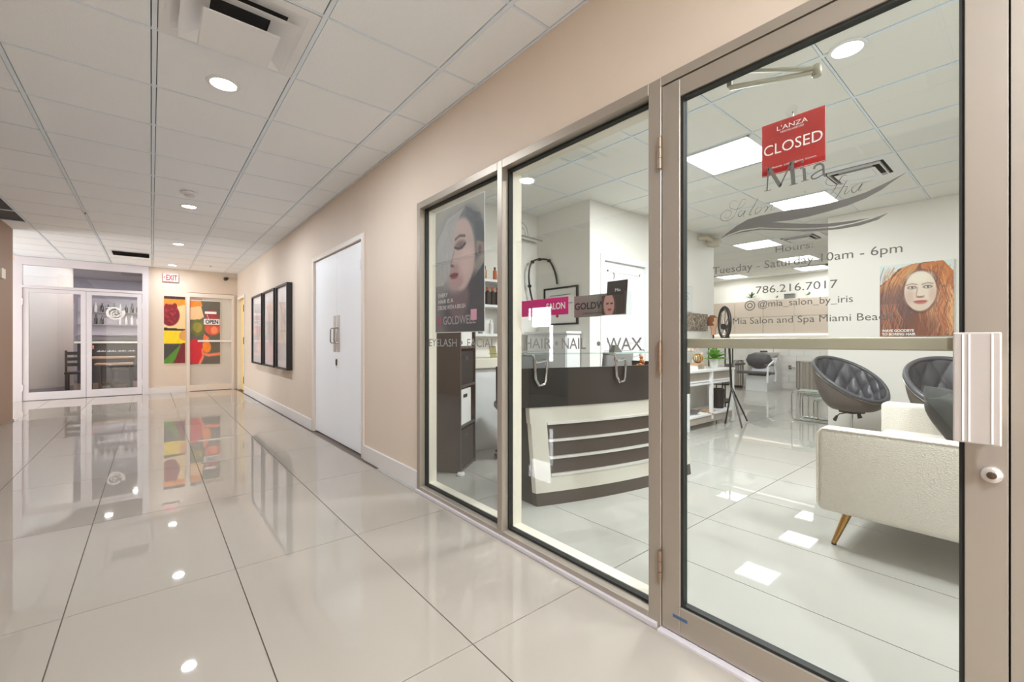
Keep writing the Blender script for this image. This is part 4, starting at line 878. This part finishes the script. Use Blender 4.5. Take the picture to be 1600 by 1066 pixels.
# ================================================================ HAIR POSTER ON THE FAR SIDE WALL
def poster_hair():
    c = Cv(130, 160, (214, 226, 222)); r = random.Random(4)
    c.ell(.02, .30, .26, .2, (196, 220, 230), soft=.5)
    c.poly([(0, .28), (.12, .2), (.28, .06), (.45, .015), (.70, .0), (.88, .02), (1, .16), (1, 1), (0, 1)], (128, 78, 58))
    c.poly([(0, .30), (.2, .17), (.34, .04), (.56, .01), (.5, .1), (.36, .16), (.26, .28), (.0, .40)], (206, 142, 80))
    c.poly([(.58, .02), (.86, .0), (1, .16), (1, .36), (.86, .32), (.76, .14), (.58, .08)], (196, 116, 58)); c.ell(.20, .62, .28, .3, (104, 72, 66), soft=.5)
    for k in range(230):
        x = r.random(); y = .05+.93*r.random()
        side = x < .5
        if side: P = [(x*.9+.05, y*.5), (x*.6+.02*r.random(), y*.8+.1), (x*.8, min(1, y+.18))]
        else: P = [(x, y*.6), (x+.06*math.sin(k), y*.85+.05), (x-.07*math.sin(k*1.7), min(1, y+.2))]
        c.line(P, .007, r.choice([(224, 160, 92), (96, 56, 48), (206, 120, 66), (178, 106, 74), (150, 88, 70), (232, 186, 130)]), a=.55)
    c.ell(.20, .60, .30, .26, (108, 80, 80), soft=.9, a=.75); c.ell(.86, .66, .16, .22, (216, 176, 140), soft=1.2, a=.55); c.ell(.5, .86, .4, .14, (120, 74, 62), soft=.9, a=.5)
    c.ell(.56, .40, .235, .285, (92, 58, 50), soft=.15, a=.8); c.ell(.565, .385, .215, .265, (226, 212, 194), soft=.06); c.ell(.57, .56, .13, .095, (222, 202, 184), soft=.3)
    c.ell(.42, .46, .07, .10, (206, 172, 158), soft=.9, a=.7); c.ell(.73, .44, .05, .10, (212, 178, 160), soft=.9, a=.7); c.ell(.56, .20, .16, .07, (236, 226, 208), soft=.9)
    for cx in (.455, .665):
        c.line([(cx-.075, .300), (cx, .283), (cx+.07, .298)], .011, (150, 112, 92), a=.7); c.ell(cx, .335, .062, .022, (120, 92, 84), soft=.5); c.ell(cx, .337, .04, .012, (232, 228, 220), soft=.4); c.ell(cx+.004, .335, .016, .013, (70, 92, 96), soft=.3)
    c.line([(.53, .34), (.515, .43), (.52, .455), (.56, .47), (.62, .455)], .011, (176, 138, 120), a=.8); c.ell(.565, .468, .05, .012, (150, 104, 92), soft=.7)
    c.ell(.57, .525, .09, .014, (176, 92, 84), soft=.4); c.ell(.57, .547, .075, .018, (200, 118, 106), soft=.5); c.line([(.48, .533), (.57, .537), (.66, .53)], .005, (110, 60, 56))
    for k in range(0): c.line([(.74+.01*r.random(), .3+.02*k), (.80+.1*r.random(), .42+.02*k), (.7+.2*r.random(), min(1, .6+.02*k))], .012, r.choice([(226, 158, 92), (206, 120, 70), (160, 92, 66), (236, 200, 150)]), a=.6)
    for k in range(46): x0_ = .80+.2*r.random(); a_ = r.random()*6; c.line([(x0_+.035*math.sin(a_+i*1.1), .38+.07*i+.05*math.sin(a_)) for i in range(9)], .007, r.choice([(226, 150, 90), (130, 76, 58), (236, 186, 130), (196, 110, 70)]), a=.6)
    for k in range(40): x0_ = .33*r.random(); a_ = r.random()*6; c.line([(x0_+.02*i*.4+.03*math.sin(a_+i*1.2), .55+.055*i) for i in range(9)], .006, r.choice([(196, 110, 74), (96, 62, 56), (216, 150, 110), (84, 66, 66)]), a=.5)
    return c
t = thing('hair_poster', 'large square canvas of a woman with flowing red hair on the white salon wall', 'poster', (6.62, .875, 1.17))
part('canvas', MB().box(6.612, 6.639, .566, 1.183, 1.171, 2.0), white, t); poster_hair().obj('print', (6.6105, 1.183, 2.0), RX, RZ, .617, .829, t)
wall_text('lettering', 'WAVE GOODBYE', 6.609, 1.165, .885, 1.225, .028, whiteprint, t, bold=.035); wall_text('lettering', 'TO BORING HAIR', 6.609, 1.165, .87, 1.185, .028, whiteprint, t, bold=.035)

# signs on the partition
t = thing('line_drawing', 'pale framed line drawing at the top of the small signs on the partition', 'picture', (5.85, 3.16, 1.5))
part('board', MB().box(5.60, 5.97, 3.152, 3.169, 1.53, 1.90), M('pale_grey_board', (214, 214, 212), .5), t); c = Cv(40, 40, (226, 226, 222)); c.line([(.2, .3), (.5, .2), (.7, .5), (.4, .6), (.6, .8)], .03, (170, 176, 176)); c.line([(.5, .2), (.8, .3)], .02, (170, 176, 176)); c.obj('print', (5.615, 3.150, 1.885), (1, 0, 0), RZ, .34, .34, t)
t = thing('leopard_sign', 'brown patterned sign with pale lettering on the partition beside the ring lamp', 'sign', (6.1, 3.16, 1.27))
part('board', MB().box(5.70, 6.42, 3.150, 3.169, 1.275, 1.52), greycard, t); c = Cv(90, 34, (150, 138, 124)); rr = random.Random(9)
for k in range(260): c.ell(rr.random(), rr.random(), .018, .04, rr.choice([(70, 60, 56), (206, 196, 182), (110, 96, 86)]), soft=.4, a=.8)
c.obj('print', (5.703, 3.148, 1.518), (1, 0, 0), RZ, .714, .24, t)
text('lettering', 'FREE HUGS', (5.76, 3.146, 1.42), (1, 0, 0), RZ, .42, .05, whiteprint, t, bold=.02) if False else None

# ================================================================ WHITE CONSOLE TABLE AND WHAT STANDS ON IT
ct = thing('console_table', 'narrow white console table with two drawers and a lower shelf', 'table', (5.65, 2.9, 0))
TXa, TXb, TYa, TYb = 5.02, 6.30, 2.70, 3.08
part('tabletop', MB().rbox(((TXa+TXb)/2, (TYa+TYb)/2, .735), (TXb-TXa, TYb-TYa, .03), .004, 2), white, ct)
for x in (TXa+.03, TXb-.03):
    for y in (TYa+.03, TYb-.03): part('leg', MB().rbox((x, y, .36), (.045, .045, .72), .003, 1), white, ct)
part('apron', MB().box(TXa+.05, TXb-.05, TYa+.02, TYa+.035, .56, .585).box(TXa+.05, TXb-.05, TYb-.03, TYb-.015, .56, .72).box(TXa+.052, TXb-.052, TYa+.035, TYb-.03, .56, .575), white, ct)
for x0, x1 in ((TXa+.055, (TXa+TXb)/2-.02), ((TXa+TXb)/2+.02, TXb-.055)):
    d = part('drawer', MB().box(x0, x1, TYa+.05, TYa+.065, .59, .715), M('drawer_grey', (172, 164, 154), .5, noise=.15, nscale=25) if x0 < 5.2 else bpy.data.materials['drawer_grey'], ct)
    part('drawer_lip', MB().box(x0, x1, TYa+.045, TYa+.05, .59, .61), white, d)
part('centre_post', MB().box((TXa+TXb)/2-.018, (TXa+TXb)/2+.018, TYa+.01, TYa+.05, 0.10, .72), white, ct)
part('lower_shelf', MB().rbox(((TXa+TXb)/2, (TYa+TYb)/2, .165), (TXb-TXa-.02, TYb-TYa-.02, .025), .003, 1), white, ct)
part('lower_apron', MB().box(TXa+.052, TXb-.052, TYa+.02, TYa+.035, .07, .152), bpy.data.materials['drawer_grey'], ct)
for k, (x, y, z, m_, l) in enumerate(((5.25, 2.86, .178, greyfab, 'grey magazine on the lower shelf of the console, nearest the desk'), (5.48, 2.84, .178, paper, 'white magazine in the middle of the console lower shelf'), (5.70, 2.83, .178, kraft, 'tan magazine on the console lower shelf'), (5.45, 2.90, .190, greycard, 'dark magazine lying across the others on the console shelf'))):
    t = thing('magazine', l, 'magazine', (x, y, z), group='magazines on the console shelf'); part('cover', MB().obox((0, 0, .0055), (.28, .21, .011), R(10*k-12)), m_, t, local=True); part('pages', MB().obox((0, -.002, .0055), (.275, .209, .008), R(10*k-12)), paper, t, local=True)
def leafy(name, label, x, y, z, potr, poth, n, ln, mat, potmat, up=.6, wd=.03):
    t = thing(name, label, 'plant', (x, y, z))
    part('pot', MB().lathe((x, y, z), [(potr*.72, 0), (potr, poth), (potr*.9, poth), (potr*.85, poth-.01)], 18), potmat, t, smooth=True)
    r = random.Random(int(x*100)); 
    for k in range(n):
        a = r.uniform(0, 6.28); e = r.uniform(.15, 1.3)*up+.1; l_ = ln*r.uniform(.6, 1.1); c0 = Vector((x, y, z+poth)); b = MB()
        d = Vector((math.cos(a)*math.cos(e), math.sin(a)*math.cos(e), math.sin(e))); q = Vector((-math.sin(a), math.cos(a), 0)); V = []
        for i in range(6):
            s_ = i/5; p = c0+d*l_*s_-Vector((0, 0, .35*l_*s_*s_)); w_ = wd*math.sin(math.pi*(.08+.9*s_))**.8
            V.append((b.bm.verts.new(p+q*w_), b.bm.verts.new(p+Vector((0, 0, -w_*.3))), b.bm.verts.new(p-q*w_)))
        for A_, B_ in zip(V, V[1:]):
            b.bm.faces.new((A_[0], A_[1], B_[1], B_[0])); b.bm.faces.new((A_[1], A_[2], B_[2], B_[1]))
        part('leaf', b, mat, t)
    return t
leafy('potted_plant', 'bright green leafy plant in a white pot on the console table', 6.06, 2.88, .75, .07, .12, 60, .23, leafm, potw, 1.0, .032)
t = thing('gold_ornament', 'gold woven ornament on a small wooden stand on the console table', 'ornament', (5.60, 2.88, .75))
part('stand', MB().rbox((5.60, 2.88, .815), (.26, .14, .02), .004, 1), kraft, t)
for a in (-.1, .1): part('stand_leg', MB().box(5.60+a-.012, 5.60+a+.012, 2.83, 2.93, .75, .805), potw, t)
for k in range(6):
    a = k*R(30); P = [(5.60+.06*math.cos(q)*math.cos(a), 2.88+.06*math.cos(q)*math.sin(a), .89+.06*math.sin(q)) for q in [i*R(30) for i in range(12)]]
    part('ring', MB().tube(P, .006, 6, closed=True), gold, t, smooth=True)
t = thing('pink_flowers', 'pale pink flowers in a white vase behind the gold ornament', 'flowers', (5.72, 2.98, .75)); part('vase', MB().lathe((5.72, 2.98, .75), [(.03, 0), (.045, .08), (.025, .16)], 14), potw, t, smooth=True); b = MB(); rr = random.Random(3)
for k in range(26): b.rbox((5.72+rr.uniform(-.12, .12), 2.98+rr.uniform(-.06, .06), 1.0+rr.uniform(-.08, .12)), (.035, .035, .03), .01, 1, rr.random())
part('blossoms', b, M('pale_pink_petals', (236, 212, 204), .7), t)
b = MB()
t = thing('waste_bin', 'black waste bin with a swing handle standing behind the console table', 'bin', (6.17, 2.88, .178)); part('body', MB().lathe((6.17, 2.88, .178), [(.075, 0), (.085, .19), (.09, .27), (.078, .27), (.07, .02)], 20), black, t, smooth=True); part('handle', MB().tube([(6.25, 2.88, .36), (6.30, 2.88, .44), (6.33, 2.88, .54)], .010), black, t)

# ring lamp on tripod
rl = thing('ring_lamp', 'round black spoked ring lamp on a thin black tripod', 'lamp', (6.25, 2.55, 0))
rc = Vector((5.84, 2.64, 1.36)); dirx = Vector((.62, .78, 0)); n_ = 32
P = [rc+dirx*.14*math.cos(k*2*math.pi/n_)+Vector((0, 0, .205*math.sin(k*2*math.pi/n_))) for k in range(n_)]
part('outer_ring', MB().tube(P, .021, 10, closed=True), black, rl, smooth=True)
P = [rc+dirx*.115*math.cos(k*2*math.pi/n_)+Vector((0, .004, .17*math.sin(k*2*math.pi/n_))) for k in range(n_)]
part('inner_ring', MB().tube(P, .008, 8, closed=True), chromed, rl, smooth=True)
for k in range(7): part('spoke', MB().tube([rc+Vector((0, 0, -.05)), rc+dirx*.12*math.cos(k*R(51.4))+Vector((0, 0, .18*math.sin(k*R(51.4))))], .0055, 6), chromed, rl)
part('hub', MB().tube([rc+Vector((-.03, 0, -.05)), rc+Vector((.03, 0, -.05))], .04, 14), black, rl, smooth=True)
part('pole', MB().tube([(5.84, 2.64, 1.30), (5.92, 2.62, 1.16), (5.96, 2.60, .45)], [.016, .014, .014]), black, rl)
for dx, dy in ((.27, -.02), (-.10, -.20), (-.02, .07)): part('tripod_leg', MB().tube([(5.96, 2.60, .50), (5.96+dx*1.6, 2.60+dy, .01)], .011), black, rl)
t = thing('mannequin_head', 'brown haired practice head beside the ring lamp', 'mannequin head', (6.22, 2.97, .75))
part('head', MB().lathe((6.22, 2.97, 1.28), [(.035, -.07), (.03, .0), (.05, .05), (.06, .11), (.05, .17), (.02, .19)], 18), skinm, t, smooth=True); part('hair', MB().lathe((6.225, 2.985, 1.28), [(.065, .06), (.072, .12), (.062, .18), (.03, .21)], 18), hairb, t, smooth=True); part('stand', MB().cyl((6.22, 2.97, .765), (6.22, 2.97, 1.215), .012), black, t); part('clamp', MB().box(6.19, 6.25, 2.94, 3.0, .751, .77), black, t)
ca = thing('trolley', 'black wire salon trolley behind the white console table', 'trolley', (6.5, 3.0, 0))
for z in (.22, .48, .72): part('tray', MB().box(6.36, 6.62, 2.86, 3.12, z, z+.02).box(6.36, 6.62, 2.86, 2.87, z, z+.07), greycard, ca)
for x in (6.37, 6.61):
    for y in (2.87, 3.11): part('post', MB().cyl((x, y, .02), (x, y, 1.10), .009), black, ca)

# ================================================================ BACKWASH UNIT AND STEEL TUBS
wu = thing('backwash_unit', 'white backwash station with a dark grey reclining seat', 'salon chair', (10.85, 4.05, 0))
part('base', MB().prism([(10.45, .0), (11.25, .0), (11.25, .66), (11.05, .74), (10.85, .50), (10.65, .36), (10.50, .34)], 'y', 3.80, 4.25), M('wash_white', (214, 216, 218), .3), wu)
part('seat', MB().rbox((10.62, 4.10, .40), (.55, .62, .07), .03, 3, 0, 0, R(4)), leather, wu, smooth=True)
part('backrest', MB().lathe((10.85, 4.12, .46), [(.05, .0), (.20, .10), (.25, .22), (.20, .34), (.08, .39)], 20, sx=.5, sy=1.15), leather, wu, smooth=True)
for y in (3.80, 4.44): part('armrest', MB().rbox((10.62, y, .58), (.5, .05, .05), .02, 2), leather, wu, smooth=True)
part('armrest_frame', MB().tube([(10.42, 3.78, .20), (10.42, 3.78, .56), (10.75, 3.78, .66), (10.9, 3.78, .40), (10.86, 3.78, .2)], .022), white, wu, smooth=True)
part('basin', MB().lathe((11.12, 4.05, .72), [(.10, 0), (.22, .08), (.24, .14), (.21, .14), (.10, .03)], 24), potw, wu, smooth=True); part('neck_rest', MB().rbox((10.95, 4.05, .87), (.05, .16, .05), .02, 2), black, wu, smooth=True)
part('tap', MB().tube([(11.27, 3.95, .80), (11.22, 3.95, .96), (11.12, 3.95, .97)], .014), chrome, wu, smooth=True)
def tub(x, y, r_, z0, z1, label):
    t = thing('steel_drum', label, 'drum', (x, y, z0)); b = MB()
    b.grid(lambda u, v: (x+(r_+.008*math.cos(u*2*math.pi*16))*math.cos(u*2*math.pi), y+(r_+.008*math.cos(u*2*math.pi*16))*math.sin(u*2*math.pi), z0+(z1-z0)*v), 128, 2, True)
    part('corrugated_wall', b, corr, t); part('rim', MB().lathe((x, y, z1), [(r_+.015, -.02), (r_+.018, .0), (r_-.02, .004)], 32), chrome, t, smooth=True); part('foot_ring', MB().lathe((x, y, 0), [(r_*.9, 0), (r_*.9, max(z0, .02))], 24), black, t)
tub(10.92, 4.62, .12, .06, .66, 'slim corrugated steel drum left of the backwash station'); tub(11.02, 3.20, .20, .08, .68, 'wide corrugated steel drum behind the chrome nesting tables')
t = thing('towel_hook', 'small dark fitting on the tiled back wall', 'fixture', (11.30, 3.62, .5)); part('plate', MB().box(11.31, 11.325, 3.60, 3.66, .47, .56), chromed, t); part('tap', MB().tube([(11.31, 3.63, .52), (11.26, 3.60, .52), (11.24, 3.50, .51)], .014), chrome, t)
leafy('potted_plant', 'spiky green plant in the lit niche at the back of the salon', 11.46, 4.52, 2.10, .05, .08, 26, .24, leafd, potw, 1.1, .016)
leafy('potted_plant', 'small dark plant farther right in the lit niche', 11.46, 3.30, 2.10, .04, .06, 14, .12, leafd, potw, 1.0, .012)
leafy('potted_plant', 'tiny plant in the middle of the lit niche', 11.46, 3.95, 2.10, .03, .05, 10, .08, leafd, potw, 1.0, .01)
t = thing('niche_box', 'grey decorative box in the lit niche', 'box', (11.46, 3.68, 2.10)); part('body', MB().rbox((11.46, 3.68, 2.15), (.12, .20, .10), .006, 1), greyfab, t); part('lid', MB().rbox((11.46, 3.68, 2.21), (.13, .21, .02), .004, 1), greycard, t)

# ================================================================ CHROME NESTING TABLES
def nest(x, y, s, h_, dpt, label):
    t = thing('nesting_table', label, 'table', (x, y, 0), 0, 'chrome nesting tables')
    for k in (0, 1):
        X_ = x+k*dpt; r_ = .05; P = [(X_, y-s, .012), (X_, y+s-r_, .012), (X_, y+s-.012, .022), (X_, y+s, r_), (X_, y+s, h_-r_), (X_, y+s-.012, h_-.012), (X_, y+s-r_, h_), (X_, y-s, h_)]
        part('side_loop', MB().tube(P, .010, 8), chrome, t, smooth=True)
    part('floor_rail', MB().tube([(x, y-s, .012), (x+dpt, y-s, .012)], .010), chrome, t)
    part('glass_top', MB().box(x-.01, x+dpt+.01, y-s, y+s-.02, h_+.010, h_+.018), shelfglass, t)
nest(7.02, 1.93, .30, .40, .34, 'outermost and tallest of the chrome nesting tables'); nest(7.07, 1.86, .25, .355, .24, 'middle chrome nesting table'); nest(7.12, 1.80, .19, .30, .16, 'innermost and smallest chrome nesting table')

# ================================================================ TUFTED TUB CHAIRS
def tub_chair(x, y, rz, label):
    t = thing('tub_chair', label, 'chair', (x, y, 0), rz, 'black tufted tub chairs')
    # local: front = -Y
    def rimz(a): return .535+.215*(1+math.sin(a))     # a=90deg is the back
    def pt(u, v, inner):
        a = u*2*math.pi; rz_ = rimz(a); rb, zb = (.24, .475) if inner else (.17, .41)
        rt = (.365 if inner else .385)+.035*math.sin(a); k = v
        r_ = rb+(rt-rb)*math.sin(k*math.pi/2)**.9; z = zb+(rz_-zb)*(1-math.cos(k*math.pi/2))**.85
        if inner:
            A_ = u*28*math.pi; B_ = v*4*math.pi; d = (abs(math.sin((A_+B_)/2))*abs(math.sin((A_-B_)/2)))**.35
            r_ -= .040*d*math.sin(min(1, max(0, v))*math.pi)**.5
        return (r_*math.cos(a), r_*math.sin(a)+.02*math.sin(a), z)
    b = MB(); b.grid(lambda u, v: pt(u, v, True), 224, 34, True); part('tufted_inner_shell', b, leather, t, smooth=True, local=True)
    b = MB(); b.grid(lambda u, v: pt(u, v, False), 64, 14, True); part('outer_shell', b, leather_back, t, smooth=True, local=True)
    b = MB(); Pi = []
    for k in range(64):
        i_, o_ = Vector(pt(k/64, 1, True)), Vector(pt(k/64, 1, False)); Pi.append((i_+o_)/2)
    b.tube(Pi, .022, 10, closed=True); part('rim_roll', b, leather, t, smooth=True, local=True)
    b = MB(); b.tube([Vector(p)*1.0+Vector((p.x*.055, p.y*.055, -.02)) for p in Pi], .004, 6, closed=True); part('chrome_piping', b, chromed, t, smooth=True, local=True)
    b = MB()
    for iu in range(14):
        for v in (.5, .75):
            u = (iu+(0 if v < .6 else .5))/14; p = Vector(pt(u, v, True)); nrm = Vector((-p.x, -p.y, .1)).normalized(); b.tube([p-nrm*.008, p+nrm*.006], [.011, .007], 8)
    part('buttons', b, leather, t, smooth=True, local=True)
    part('seat_cushion', MB().lathe((0, 0, .43), [(.12, -.01), (.26, .02), (.265, .07), (.22, .095), (.05, .10)], 36), leather, t, smooth=True, local=True)
    part('seat_plate', MB().rbox((0, 0, .395), (.20, .20, .03), .006, 1), black, t, local=True)
    part('gas_stem', MB().tube([(0, 0, .06), (0, 0, .20), (0, 0, .201), (0, 0, .39)], [.026, .026, .016, .016], 14), chrome, t, smooth=True, local=True)
    l_ = part('height_lever', MB().tube([(-.05, 0, .385), (-.20, -.02, .375), (-.26, -.03, .345)], .007), chrome, t, smooth=True, local=True); part('lever_grip', MB().tube([(-.245, -.028, .355), (-.285, -.034, .315)], [.014, .022], 10), black, l_, smooth=True, local=True)
    part('tension_knob', MB().tube([(.05, -.05, .375), (.06, -.06, .33)], [.02, .028], 12), black, t, smooth=True, local=True)
    for k in range(5):
        a = k*R(72)+.2; l_ = part('base_leg', MB().tube([(0, 0, .075), (.29*math.cos(a), .29*math.sin(a), .06)], [.022, .013]), chrome, t, local=True, smooth=True)
        part('caster', MB().tube([(.29*math.cos(a)-.013, .29*math.sin(a), .026), (.29*math.cos(a)+.013, .29*math.sin(a), .026)], .025, n=12), black, l_, local=True)
    return t
tub_chair(5.64, 1.237, R(-32), 'black tufted leather tub chair behind the sofa, nearer the back room').scale = (.80, .80, .97)
tub_chair(5.0, .36, R(-62), 'black tufted leather tub chair behind the far sofa arm, partly hidden by the door').scale = (.92, .92, 1.0)

# ================================================================ SOFA
sf = thing('sofa', 'cream boucle sofa with tapered gold legs seen end-on through the shop door', 'sofa', (3.65, .37, 0))
SX0, SX1, SY0, SY1 = 2.82, 4.50, -.06, .775
def puffy(c, d, r=.035, **k): return MB().rbox(c, d, r, 5, **k)
part('arm', puffy((SX0+.075, (SY0+SY1)/2, .42), (.15, SY1-SY0, .45), .03), boucle, sf, smooth=True)
part('arm', puffy((SX1-.075, (SY0+SY1)/2, .42), (.15, SY1-SY0, .45), .03), boucle, sf, smooth=True)
part('seat_base', puffy(((SX0+SX1)/2, .36, .26), (SX1-SX0-.30, SY1-SY0-.05, .13), .02), boucle, sf, smooth=True)
part('backrest', puffy(((SX0+SX1)/2, SY0+.09, .56), (SX1-SX0-.30, .18, .46), .04), boucle, sf, smooth=True)
for k in (0, 1): part('seat_cushion', puffy((SX0+.15+.345+k*.69, .42, .385), (.685, .66, .13), .035), boucle, sf, smooth=True)
P = [(SX0-.001, SY0+.03, .643), (SX0-.001, SY1-.03, .643)]
part('piping', MB().tube([(SX0+.006, SY0+.02, .641), (SX0+.006, SY1-.025, .641), (SX0+.006, SY1-.006, .62), (SX0+.006, SY1-.002, .58), (SX0+.006, SY1-.002, .23)], .005), boucle, sf, smooth=True)
for x, y, dx, dy in ((SX0+.12, SY1-.12, -.045, .06), (SX1-.12, SY1-.12, .045, .06), (SX0+.12, SY0+.12, -.045, -.06), (SX1-.12, SY0+.12, .045, -.06)):
    l_ = part('leg', MB().tube([(x, y, .20), (x+dx, y+dy, .008)], [.022, .012], 16), gold, sf, smooth=True); part('foot_cap', MB().tube([(x+dx*.98, y+dy*.98, .012), (x+dx, y+dy, 0)], .012, n=12), black, l_)
def pillow(x, y, z, rx, rz, label, s=.44):
    b = MB()
    def f(u, v, sg):
        a, c_ = (u-.5)*2, (v-.5)*2; th = .085*(max(0, (1-a**4)*(1-c_**4)))**.5; k = 1-.06*(1-abs(a))*abs(c_)-.06*(1-abs(c_))*abs(a)
        return (a*s/2*k, sg*th, c_*s/2*k)
    b.grid(lambda u, v: f(u, v, 1), 18, 18); b.grid(lambda u, v: f(u, v, -1), 18, 18); bmesh.ops.remove_doubles(b.bm, verts=list(b.bm.verts), dist=.001)
    b.bm.transform(Matrix.Rotation(rx, 4, 'X')); o = part('throw_pillow', b, velvet, smooth=True, local=True); o.location = (x, y, z); o.rotation_euler.z = rz; tag(o, label, 'pillow', 'green throw pillows'); return o
pillow(4.14, .33, .60, R(-24), R(30), 'dark green velvet throw pillow leaning on the sofa by the far arm')
pillow(3.72, .27, .60, R(-34), R(-8), 'dark green velvet throw pillow lower down on the sofa, in front of the other')
